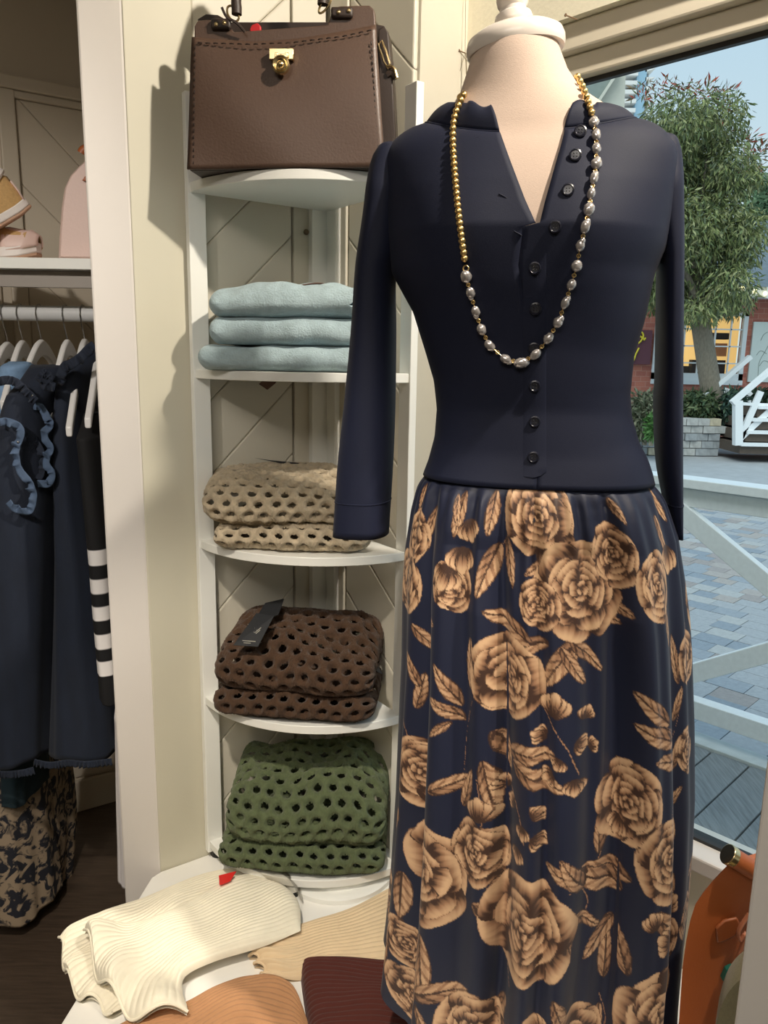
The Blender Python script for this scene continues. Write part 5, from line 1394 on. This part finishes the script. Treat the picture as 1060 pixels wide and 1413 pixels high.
# deck with single boards
deck = thing('deck', RP + nW * -.8, 'grey weathered plank deck outside the shop window', 'deck')
n0, n1 = KW + .13, kR - .05
bw = .145
for k in range(-9, 24):
    c = nW * (n0 + n1) / 2 + (OD @ dW) * dW * 0 + dW * (RP @ dW + k * bw + .03); ln = n1 - n0
    mb = MB(); mb.box(np.array([c[0], c[1], -.02]), (ln, bw - .006, .038), (nW, dW, EZ)); mb.build('deck_board', m_wood, deck, bevel=.003, smooth=False)
m_curb = mat('pale_deck_edge', (196, 200, 198), .75, .3, 20, .08, dist=.002)
for k in range(-3, 6):
    c = nW * kR + dW * (RP @ dW + k * .62 + .27); mb = MB(); mb.box(np.array([c[0], c[1], -.062]), (.60, .10, .145), (dW, nW, EZ)); mb.build('edge_board', m_curb, deck, bevel=.003, smooth=False)
# railing with crossed braces
ts0 = tR(np.array([1.188, 2.995, 0])) - .05; PLN = 1.34
rail = thing('deck_railing', RP, 'white wooden deck railing with crossed braces outside the window', 'railing')
def rpt(t, z, off=0.0): p = RP + dW * t + nW * off; return np.array([p[0], p[1], z])
for k in range(-1, 3):
    a = ts0 + k * PLN; b = a + PLN
    MB().beam(rpt(a - .045, -.0), rpt(a - .045, 1.05), .09, .09, up=nW).build('post', m_rail, rail, bevel=.004, smooth=False)
    MB().beam(rpt(a, 1.045), rpt(b, 1.045), .11, .036).build('top_rail', m_rail, rail, bevel=.003, smooth=False)
    MB().beam(rpt(a, .985), rpt(b - .09, .985), .04, .07).build('sub_rail', m_rail, rail, bevel=.003, smooth=False)
    MB().beam(rpt(a, .135), rpt(b - .09, .135), .06, .075).build('bottom_rail', m_rail, rail, bevel=.003, smooth=False)
    MB().beam(rpt(a, .955, -.012), rpt(b - .09, .175, -.012), .04, .075).build('brace', m_rail, rail, bevel=.003, smooth=False)
    MB().beam(rpt(a, .175, .032), rpt(b - .09, .955, .032), .04, .075).build('brace', m_rail, rail, bevel=.003, smooth=False)
# pavers
PC = [(168, 170, 172), (154, 160, 166), (172, 164, 158), (144, 152, 160), (160, 152, 148), (178, 178, 176)]
pmats = [mat('paver_stone_%d' % i, c, .8, .35, 40, .10, dist=.002) for i, c in enumerate(PC)]
pm_ = []
for i in range(6):
    me = MB().box((0, 0, 0), (.196, .146, .05)).mesh('paver_a', False); me.materials.append(pmats[i]); pm_.append(me)
pm2 = []
for i in range(6):
    me = MB().box((0, 0, 0), (.146, .146, .05)).mesh('paver_b', False); me.materials.append(pmats[i]); pm2.append(me)
cand = []
row = 0; n_ = kR + .12; prng = random.Random(5)
while n_ < kR + 7.5:
    t_ = -6.0 + prng.uniform(0, .15)
    while t_ < 6.0:
        L_ = .20 if prng.random() < .6 else .15
        c = nW * n_ + dW * (RP @ dW + t_ + L_ / 2); cand.append((c[0], c[1], L_, prng.randrange(6))); t_ += L_
    n_ += .15; row += 1
def inview(x, y):
    if y <= 0: return False
    px = 530 + 1082 * x / y; return 935 < px < 1080
vis = sorted([c for c in cand if inview(c[0], c[1])], key=lambda c: c[1])[:300]; vs_ = set(vis)
ang = math.atan2(dW[1], dW[0])
for (x, y, L_, ci) in vis:
    o = link('paver', (pm_ if L_ > .17 else pm2)[ci], None, (x, y, GZ - .02 + prng.uniform(-.002, .002)), pav); o.rotation_euler.z = ang
mb = MB(); 
for c in cand:
    if c in vs_ or c[1] < .5 or c[0] < -2: continue
    mb.box((c[0], c[1], GZ - .02), (c[2] - .004, .146, .05), (dW, nW, EZ))
ps = mb.build('paver_field', pmats[0], pav, smooth=False); ps['kind'] = 'stuff'

# retaining wall of stone blocks
RWY = 14.0
m_st = [mat('wall_block_%d' % i, c, .85, .5, 14, .15, dist=.01) for i, c in enumerate(((190, 190, 186), (166, 170, 172), (206, 194, 168)))]
rw = thing('retaining_wall', (5.5, RWY, GZ), 'low stone block retaining wall below the shrubs', 'wall')
zt_rw = PY(950, 577, RWY)[2]; hb = (zt_rw - GZ) / 5
xa, xb = ray_x(872, RWY), ray_x(1012, RWY)
bmsh = []
for i in range(3):
    me = MB().box((0, 0, 0), (.205, .30, hb - .012)).mesh('block', False); me.materials.append(m_st[i]); bmsh.append(me)
for r in range(5):
    x = xa + (.105 if r % 2 else 0)
    while x < xb - .1:
        o = link('stone_block', bmsh[prng.choice([0, 0, 1, 1, 2])], None, (x + .105, RWY + .15 + prng.uniform(-.03, .03), GZ + hb * (r + .5)), rw); x += .215
mb = MB(); mb.box(((xa + xb) / 2, RWY + .75, (GZ + zt_rw) / 2 - .05), (xb - xa, 1.0, zt_rw - GZ - .1)); mb.build('soil_bed', mat('garden_soil', (70, 60, 48), .95, .5, 20, .2), rw, smooth=False)

# leaves
def leaf_mass(name, blobs, n, size, cols, material, parent, seed, droop=.5, asp=.32):
    r = np.random.default_rng(seed); W = np.array([b[3] * b[4] * b[5] for b in blobs]); W = W / W.sum()
    idx = r.choice(len(blobs), n, p=W); B = np.array(blobs)[idx]
    d = r.normal(size=(n, 3)); d /= np.linalg.norm(d, axis=1, keepdims=True); rad = r.uniform(0, 1, n) ** (1 / 2.2)
    c = B[:, :3] + d * rad[:, None] * B[:, 3:6]
    ax = d * .6 + r.normal(size=(n, 3)) * .7 + np.array([0, 0, -droop]); ax /= np.linalg.norm(ax, axis=1, keepdims=True)
    sd = np.cross(ax, r.normal(size=(n, 3))); sd /= np.linalg.norm(sd, axis=1, keepdims=True)
    L = size * r.uniform(.6, 1.3, n)[:, None]
    V = np.stack([c, c + ax * L * .5 + sd * L * asp * .5, c + ax * L, c + ax * L * .5 - sd * L * asp * .5], 1).reshape(-1, 3)
    me = bpy.data.meshes.new(name); q = np.arange(4 * n).reshape(-1, 4)
    base = np.array([c[:, 0].mean(), c[:, 1].mean(), c[:, 2].min()])
    me.vertices.add(len(V)); me.vertices.foreach_set('co', (V - base).astype(np.float32).ravel())
    me.loops.add(q.size); me.loops.foreach_set('vertex_index', q.ravel().astype(np.int32)); me.polygons.add(n); me.polygons.foreach_set('loop_start', np.arange(0, q.size, 4, dtype=np.int32)); me.update(calc_edges=True)
    a = me.color_attributes.new('print', 'FLOAT_COLOR', 'POINT'); cc_ = np.ones((4 * n, 4), np.float32)
    pick = np.array([lin(k) for k in cols])[r.integers(0, len(cols), n)] * r.uniform(.75, 1.25, n)[:, None]
    cc_[:, :3] = np.repeat(pick, 4, 0); a.data.foreach_set('color', cc_.ravel())
    return link(name, me, material, base, parent)
def leaf_material():
    m = attr_mat('leaf', .6); b = m.node_tree.nodes['Principled BSDF']; return m
m_leaf = leaf_material()
m_bark = mat('grey_bark', (138, 128, 112), .9, .8, 14, .2, stretch=(4, 4, 1), dist=.02)
TY = 14.6
tree = thing('tree', PY(986, 566, TY), 'leafy tree with a leaning grey trunk before the brick building', 'tree')
tp = spl([PY(x, y, TY) for x, y in ((990, 568), (982, 540), (974, 490), (966, 440), (960, 400), (955, 360))], 30)
mb = MB(); mb.tube(tp, np.interp(np.linspace(0, 1, 30), [0, .15, .6, 1], [.24, .19, .17, .10]), 12); mb.build('trunk', m_bark, tree)
for pts in (((966, 430), (985, 400), (1000, 360)), ((962, 410), (940, 360), (925, 300)), ((957, 370), (965, 300), (975, 220)), ((985, 440), (1000, 432), (1012, 425))):
    mb = MB(); q = spl([PY(x, y, TY - .2) for x, y in pts], 14); mb.tube(q, np.linspace(.07, .015, 14), 8); mb.build('branch', m_bark, tree)
bl = []
for x, y, rx_, rz_ in ((930, 175, .62, .55), (985, 170, .55, .5), (905, 230, .7, .7), (960, 240, .75, .7), (1000, 240, .5, .6), (930, 320, .85, .8), (985, 320, .75, .7), (1020, 330, .45, .6), (900, 390, .5, .6), (950, 395, .7, .55), (1000, 395, .5, .5), (1030, 250, .3, .25), (870, 260, .6, .9), (955, 430, .55, .25), (1010, 420, .3, .25)):
    c = PY(x, y, TY + prng.uniform(-.4, .5)); bl.append((c[0], c[1], c[2], rx_ * 1.0, .8, rz_))
leaf_mass('foliage', bl, 40000, .135, [(122, 132, 80), (140, 148, 94), (100, 116, 74), (156, 158, 112), (92, 104, 76)], m_leaf, tree, 3, droop=1.1, asp=.22)
bl2 = [(*PY(x, y, TY), .25, .25, .16) for x, y in ((890, 128), (915, 122), (945, 125), (975, 128), (1002, 135), (1025, 190), (1035, 235), (1000, 160), (1048, 210))]
leaf_mass('twigs', bl2, 700, .15, [(98, 112, 76), (130, 110, 82), (170, 78, 58)], m_leaf, tree, 4, droop=-.3, asp=.2)
# other greenery
def bush(px0, px1, py0, py1, y, n, size, label, cols, seed, name='shrub', dep=.4):
    a = PY((px0 + px1) / 2, py1, y); root = thing(name, a, label, 'shrub' if name == 'shrub' else 'tree')
    w = abs(ray_x(px1, y) - ray_x(px0, y)) / 2; z1 = PY(px0, py0, y)[2]; z0 = PY(px0, py1, y)[2]; h = (z1 - z0) / 2; bl = []
    for k in range(4):
        bl.append((a[0] + (k - 1.5) * w * .42, y + prng.uniform(-.1, .1), (z0 + z1) / 2, w * .42, dep, h))
    leaf_mass('foliage', bl, n, size, cols, m_leaf, root, seed); 
    mb = MB(); mb.tube([(a[0], y, z0 - .1), (a[0], y, z1 - .1)], .04, 7); mb.build('stem', m_bark, root); return root
gA = [(84, 100, 66), (66, 86, 60), (106, 116, 80)]
bush(942, 985, 538, 580, RWY + .55, 2600, .13, 'mid green shrub left of the leaning tree trunk', gA, 11)
bush(985, 1022, 536, 584, RWY + .5, 2600, .12, 'dark green shrub between the tree trunk and the stairs', [(52, 78, 66), (44, 66, 58), (70, 92, 70)], 12)
bush(872, 908, 540, 606, RWY - .4, 3200, .13, 'large shrub seen between the sleeve and the bodice', [(108, 112, 88), (84, 94, 70), (126, 126, 104)], 13)
bush(894, 904, 572, 607, RWY - .9, 900, .10, 'bright green clump at the foot of the large shrub', [(74, 116, 58), (90, 132, 66)], 14, dep=.12)
bush(1022, 1075, 535, 575, RWY + 1.6, 1800, .14, 'dark shrub behind the stair railing', [(54, 72, 56), (66, 84, 62)], 15)
bush(1030, 1090, 235, 340, 30.0, 2600, .40, 'hazy green tree beyond the roof at the right edge', [(96, 124, 92), (110, 138, 104)], 16, 'far_tree', 1.5)
bush(800, 880, 180, 470, 24.0, 5200, .34, 'hazy tree behind the mannequin shoulder', [(90, 110, 80), (76, 96, 70)], 17, 'far_tree', 1.2)

# brick building
BY = 17.0
def brick_mat():
    m = bpy.data.materials.new('red_brick'); m.use_nodes = True; nt = m.node_tree; b = nt.nodes['Principled BSDF']; b.inputs['Roughness'].default_value = .9
    tc = nt.nodes.new('ShaderNodeTexCoord'); mp = nt.nodes.new('ShaderNodeMapping'); mp.inputs['Rotation'].default_value = (PI / 2, 0, 0)
    bt = nt.nodes.new('ShaderNodeTexBrick'); bt.inputs['Scale'].default_value = 2.2; bt.inputs['Mortar Size'].default_value = .012
    bt.inputs['Color1'].default_value = (*lin((186, 116, 98)), 1); bt.inputs['Color2'].default_value = (*lin((164, 98, 86)), 1); bt.inputs['Mortar'].default_value = (*lin((186, 140, 124)), 1)
    nt.links.new(tc.outputs['Object'], mp.inputs[0]); nt.links.new(mp.outputs[0], bt.inputs['Vector']); nt.links.new(bt.outputs[0], b.inputs['Base Color']); return m
m_brick = brick_mat()
bld = thing('brick_building', (7.5, BY, GZ), 'low red brick building with a white framed lit window across the plaza', 'building')
ez = PY(1030, 412, BY)[2]
wx0, wx1 = ray_x(903, BY) - .05, ray_x(1026, BY); wz0, wz1 = PY(960, 524, BY)[2], PY(960, 430, BY)[2]
bx0, bx1 = ray_x(800, BY), ray_x(1300, BY)
def bbox(name, x0, x1, y0, y1, z0, z1, m, parent=bld, smooth=False): return MB().box(((x0 + x1) / 2, (y0 + y1) / 2, (z0 + z1) / 2), (x1 - x0, y1 - y0, z1 - z0)).build(name, m, parent, smooth=smooth)
bbox('brick_wall', bx0, wx0, BY, BY + .3, GZ, ez, m_brick); bbox('brick_wall', wx1, bx1, BY, BY + .3, GZ, ez, m_brick)
bbox('brick_wall', wx0, wx1, BY, BY + .3, GZ, wz0, m_brick); bbox('brick_wall', wx0, wx1, BY, BY + .3, wz1, ez, m_brick)
bbox('side_wall', bx0, bx0 + .3, BY + .3, BY + 7, GZ, ez, m_brick)
m_sash = mat('white_sash_paint', (214, 220, 222), .5)
wf = bbox('window', wx0, wx1, BY - .06, BY + .02, wz0 - .10, wz0, m_sash)
for (a, b, c, d) in ((wx0, wx0 + .09, wz0, wz1), (wx1 - .09, wx1, wz0, wz1), (wx0, wx1, wz1 - .08, wz1), (wx0, wx1, wz0, wz0 + .14)):
    bbox('window_frame', a, b, BY - .04, BY + .06, c, d, m_sash, wf)
for k in range(1, 6):
    x = wx0 + (wx1 - wx0) * k / 6; bbox('muntin', x - .014, x + .014, BY + .0, BY + .04, wz0, wz1, m_sash, wf)
for k in range(1, 4):
    z = wz0 + (wz1 - wz0) * k / 4; bbox('muntin', wx0, wx1, BY + .0, BY + .04, z - .014, z + .014, m_sash, wf)
bbox('pane', wx0, wx1, BY + .045, BY + .05, wz0, wz1, glass_mat('far_glass', (.95, .96, .95), .06), wf)
# lit room behind the window
m_lit = emit_mat('lamp_lit_wall', (255, 206, 128), .75); m_drk = mat('dark_display', (40, 38, 36), .7)
bbox('lit_wall', wx0 - .5, wx1 + .5, BY + 1.5, BY + 1.55, wz0 - .6, wz1 + .4, m_lit)
for (x0, x1, z0, z1, m) in ((.02, .30, .0, .26, m_drk), (.34, .58, .0, .20, m_drk), (.60, .98, .0, .30, m_drk), (.78, .99, .62, .72, m_drk), (.68, .76, .60, 1.0, mat('brown_cabinet', (110, 76, 50), .7)), (.24, .44, .42, .72, mat('orange_print', (226, 104, 44), .7)), (.80, .98, .36, .56, mat('peach_print', (226, 170, 120), .7)), (.22, .46, .86, .95, mat('brown_sign', (120, 84, 60), .7)), (.02, .20, .4, .9, mat('peach_print', (226, 170, 120), .7))):
    bbox('shop_display', wx0 + (wx1 - wx0) * x0, wx0 + (wx1 - wx0) * x1, BY + .8, BY + 1.0, wz0 + (wz1 - wz0) * z0, wz0 + (wz1 - wz0) * z1, m)
# eaves and roof
m_roof = mat('grey_shingles', (112, 122, 130), .9, .5, 8, .12, stretch=(1, 1, 4), dist=.02)
ex0 = ray_x(985, BY)
bbox('fascia', ex0, bx1, BY - .45, BY - .35, ez, ez + .22, m_sash); bbox('fascia', ray_x(1032, BY), bx1, BY - .52, BY - .45, ez - .03, ez + .20, m_sash)
bbox('soffit', ex0, bx1, BY - .4, BY + .3, ez - .01, ez + .03, m_sash)
mb = MB(); mb.prism([(ex0 - .2, BY - .5, ez + .2), (ex0 - .2, BY + 3.5, ez + 2.2), (ex0 - .2, BY + 7.5, ez + .2)], (bx1 - ex0 + .2, 0, 0)); mb.build('roof', m_roof, bld, smooth=False)
bbox('parapet', bx0, ex0, BY - .05, BY + .35, ez, ez + .1, m_brick)
for (px, py), wh in zip(((998, 396), (1012, 394), (1025, 397), (1042, 402), (1056, 405)), ('leftmost, among the tree leaves', 'second from the tree', 'middle one above the window corner', 'second from the right edge', 'rightmost, at the picture edge')):
    c = PY(px, py, BY - .55); l_ = MB().ball(c, (.04, .04, .05), 10, 7).build('string_light', emit_mat('warm_bulb', (255, 232, 170), 3.0) if 'wb' not in MATS else MATS['wb'], None)
    MATS['wb'] = l_.data.materials[0]
    tag(l_, 'small warm bulb on the far eave, ' + wh, 'bulb', 'string lights on the eave')
# purple sign with yellow script
sg = thing('shop_sign', PY(884, 502, BY - .08), 'purple sign with yellow script lettering on the brick building', 'sign')
sa, sb_ = PY(868, 455, BY - .08), PY(897, 503, BY - .08)
bbox('sign_board', sa[0], sb_[0], BY - .08, BY - .02, sb_[2], sa[2], mat('plum_sign', (104, 62, 74), .7), sg)
m_yel = mat('yellow_lettering', (232, 214, 60), .6)
for st in (((876, 492), (879, 486), (882, 480)), ((886, 466), (882, 462), (885, 458), (888, 463), (885, 470), (881, 474)), ((887, 464), (889, 469), (891, 466)), ((872, 500), (875, 496), (877, 490))):
    mb = MB(); mb.tube(spl([PY(x, y, BY - .10) for x, y in st], 16), .018, 6); mb.build('script_stroke', m_yel, sg)
# pale mural panel on the brick
pn = thing('mural_panel', PY(1050, 527, BY - .06), 'pale painted panel with faint line drawing on the brick wall', 'panel')
pa, pb_ = PY(1041, 444, BY - .06), PY(1092, 528, BY - .06)
bbox('board', pa[0], pb_[0], BY - .06, BY - .01, pb_[2], pa[2], mat('pale_panel', (206, 216, 212), .6), pn)
m_ink = mat('grey_ink', (130, 142, 136), .8)
for st in (((1046, 520), (1048, 500), (1056, 485), (1064, 470)), ((1044, 490), (1050, 484), (1058, 488)), ((1048, 505), (1054, 498), (1062, 500)), ((1050, 470), (1054, 462), (1060, 458)), ((1052, 515), (1060, 510), (1068, 500))):
    mb = MB(); mb.tube(spl([PY(x, y, BY - .062) for x, y in st], 14), .006, 5); mb.build('ink_line', m_ink, pn)
# stairs with white hand rail
SYs = 13.2
stp = thing('entry_stairs', PY(1030, 612, SYs), 'white railed wooden stairs up to the brick building', 'stairs')
def sp(px, py, dy=0): return PY(px, py, SYs) + np.array([0, dy, 0])
m_tread = mat('brown_stair_wood', (92, 80, 70), .8, .3, 20, .1)
for dy in (0, 1.3):
    MB().beam(sp(1018, 614, dy), sp(1018, 553, dy), .13, .13, up=(0, 1, 0)).build('newel_post', m_rail, stp, smooth=False)
    MB().beam(sp(1010, 556, dy), sp(1085, 492, dy), .12, .08).build('hand_rail', m_rail, stp, smooth=False)
    MB().beam(sp(1022, 604, dy), sp(1085, 545, dy), .06, .10).build('stringer', m_rail, stp, smooth=False)
    MB().beam(sp(1022, 604, dy), sp(1050, 540, dy), .06, .10).build('brace', m_rail, stp, smooth=False)
    MB().beam(sp(1024, 557, dy), sp(1085, 560, dy), .05, .05).build('mid_rail', m_rail, stp, smooth=False)
for k in range(4):
    a = sp(1022 + 8 * k, 612 - 17 * k); x0 = a[0]; z = a[2]
    MB().box((x0 + .75, SYs + .65, z - .09), (1.5, 1.3, .17)).build('step', m_tread, stp, smooth=False)
    MB().box((x0 + .74, SYs - .03, z - .01), (1.5, .08, .06)).build('nosing', m_rail, stp, smooth=False)
# far buildings
gy = 40.0
gh = thing('gabled_house', PY(830, 200, gy) * np.array([1, 1, 0]), 'pale gabled house behind the mannequin shoulder', 'building')
m_pale = mat('pale_stucco', (206, 204, 190), .8, .1, 4, .03); m_groof = mat('grey_green_roof', (136, 146, 140), .8, .2, 4, .05)
pg = [PY(x, y, gy) for x, y in ((818, 150), (856, 93), (864, 90), (864, 320), (818, 320))]
for q_ in pg[3:]: q_[2] = GZ
mb = MB(); mb.prism(pg, (0, 6, 0)); mb.build('gable_wall', m_pale, gh, smooth=False)
mb = MB(); mb.prism([PY(x, y, gy - .3) for x, y in ((780, 108), (855, 88), (820, 152), (780, 200))], (0, .5, 0)); mb.build('roof_slope', m_groof, gh, smooth=False)
mb = MB(); mb.beam(PY(816, 155, gy - .4), PY(858, 91, gy - .4), .3, .12).build('barge_board', m_pale, gh, smooth=False)
lw = [PY(x, y, gy + .2) for x, y in ((780, 150), (864, 150), (864, 400), (780, 400))]
for q_ in lw[2:]: q_[2] = GZ
mb = MB(); mb.prism(lw, (0, 5, 0)); mb.build('lower_wall', m_pale, gh, smooth=False)
ty_ = 250.0
tw_ = thing('tower_block', PY(884, 400, ty_) * np.array([1, 1, 0]), 'tall balconied tower with a blue glass shaft on the skyline', 'building')
def tb(name, x0, x1, y0, y1, m, dy0=0, dy1=6):
    a, b = PY(x0, y0, ty_), PY(x1, y1, ty_); a[0] = PY(x0, 110, ty_)[0]; b[0] = PY(x1, 110, ty_)[0]; return MB().box(((a[0] + b[0]) / 2, ty_ + (dy0 + dy1) / 2, (a[2] + b[2]) / 2), (abs(b[0] - a[0]), dy1 - dy0, abs(a[2] - b[2]))).build(name, m, tw_, smooth=False)
tb('glass_shaft', 879, 892, 40, 510, mat('blue_tower_glass', (150, 184, 204), .4, .0, 2, spec=.5))
tb('core', 864, 899, 50, 510, mat('tower_core_grey', (150, 160, 166), .7), 3, 9)  # core in a greyer tone than the slabs
m_slab = mat('tower_slab', (226, 224, 220), .7)
for k in range(12):
    y = 60 + k * 12.6
    tb('balcony', 861, 879, y + 2, y + 8, m_slab, -1, 5)
    a, b = PY(891, y - 4, ty_), PY(908 - k * .9, y - 4, ty_); mb = MB(); mb.prism([a, b, b + np.array([-1.2, 0, -.5]), a + np.array([0, 0, -1.1])], (0, 6, 0)); mb.build('balcony', m_slab, tw_, smooth=False)
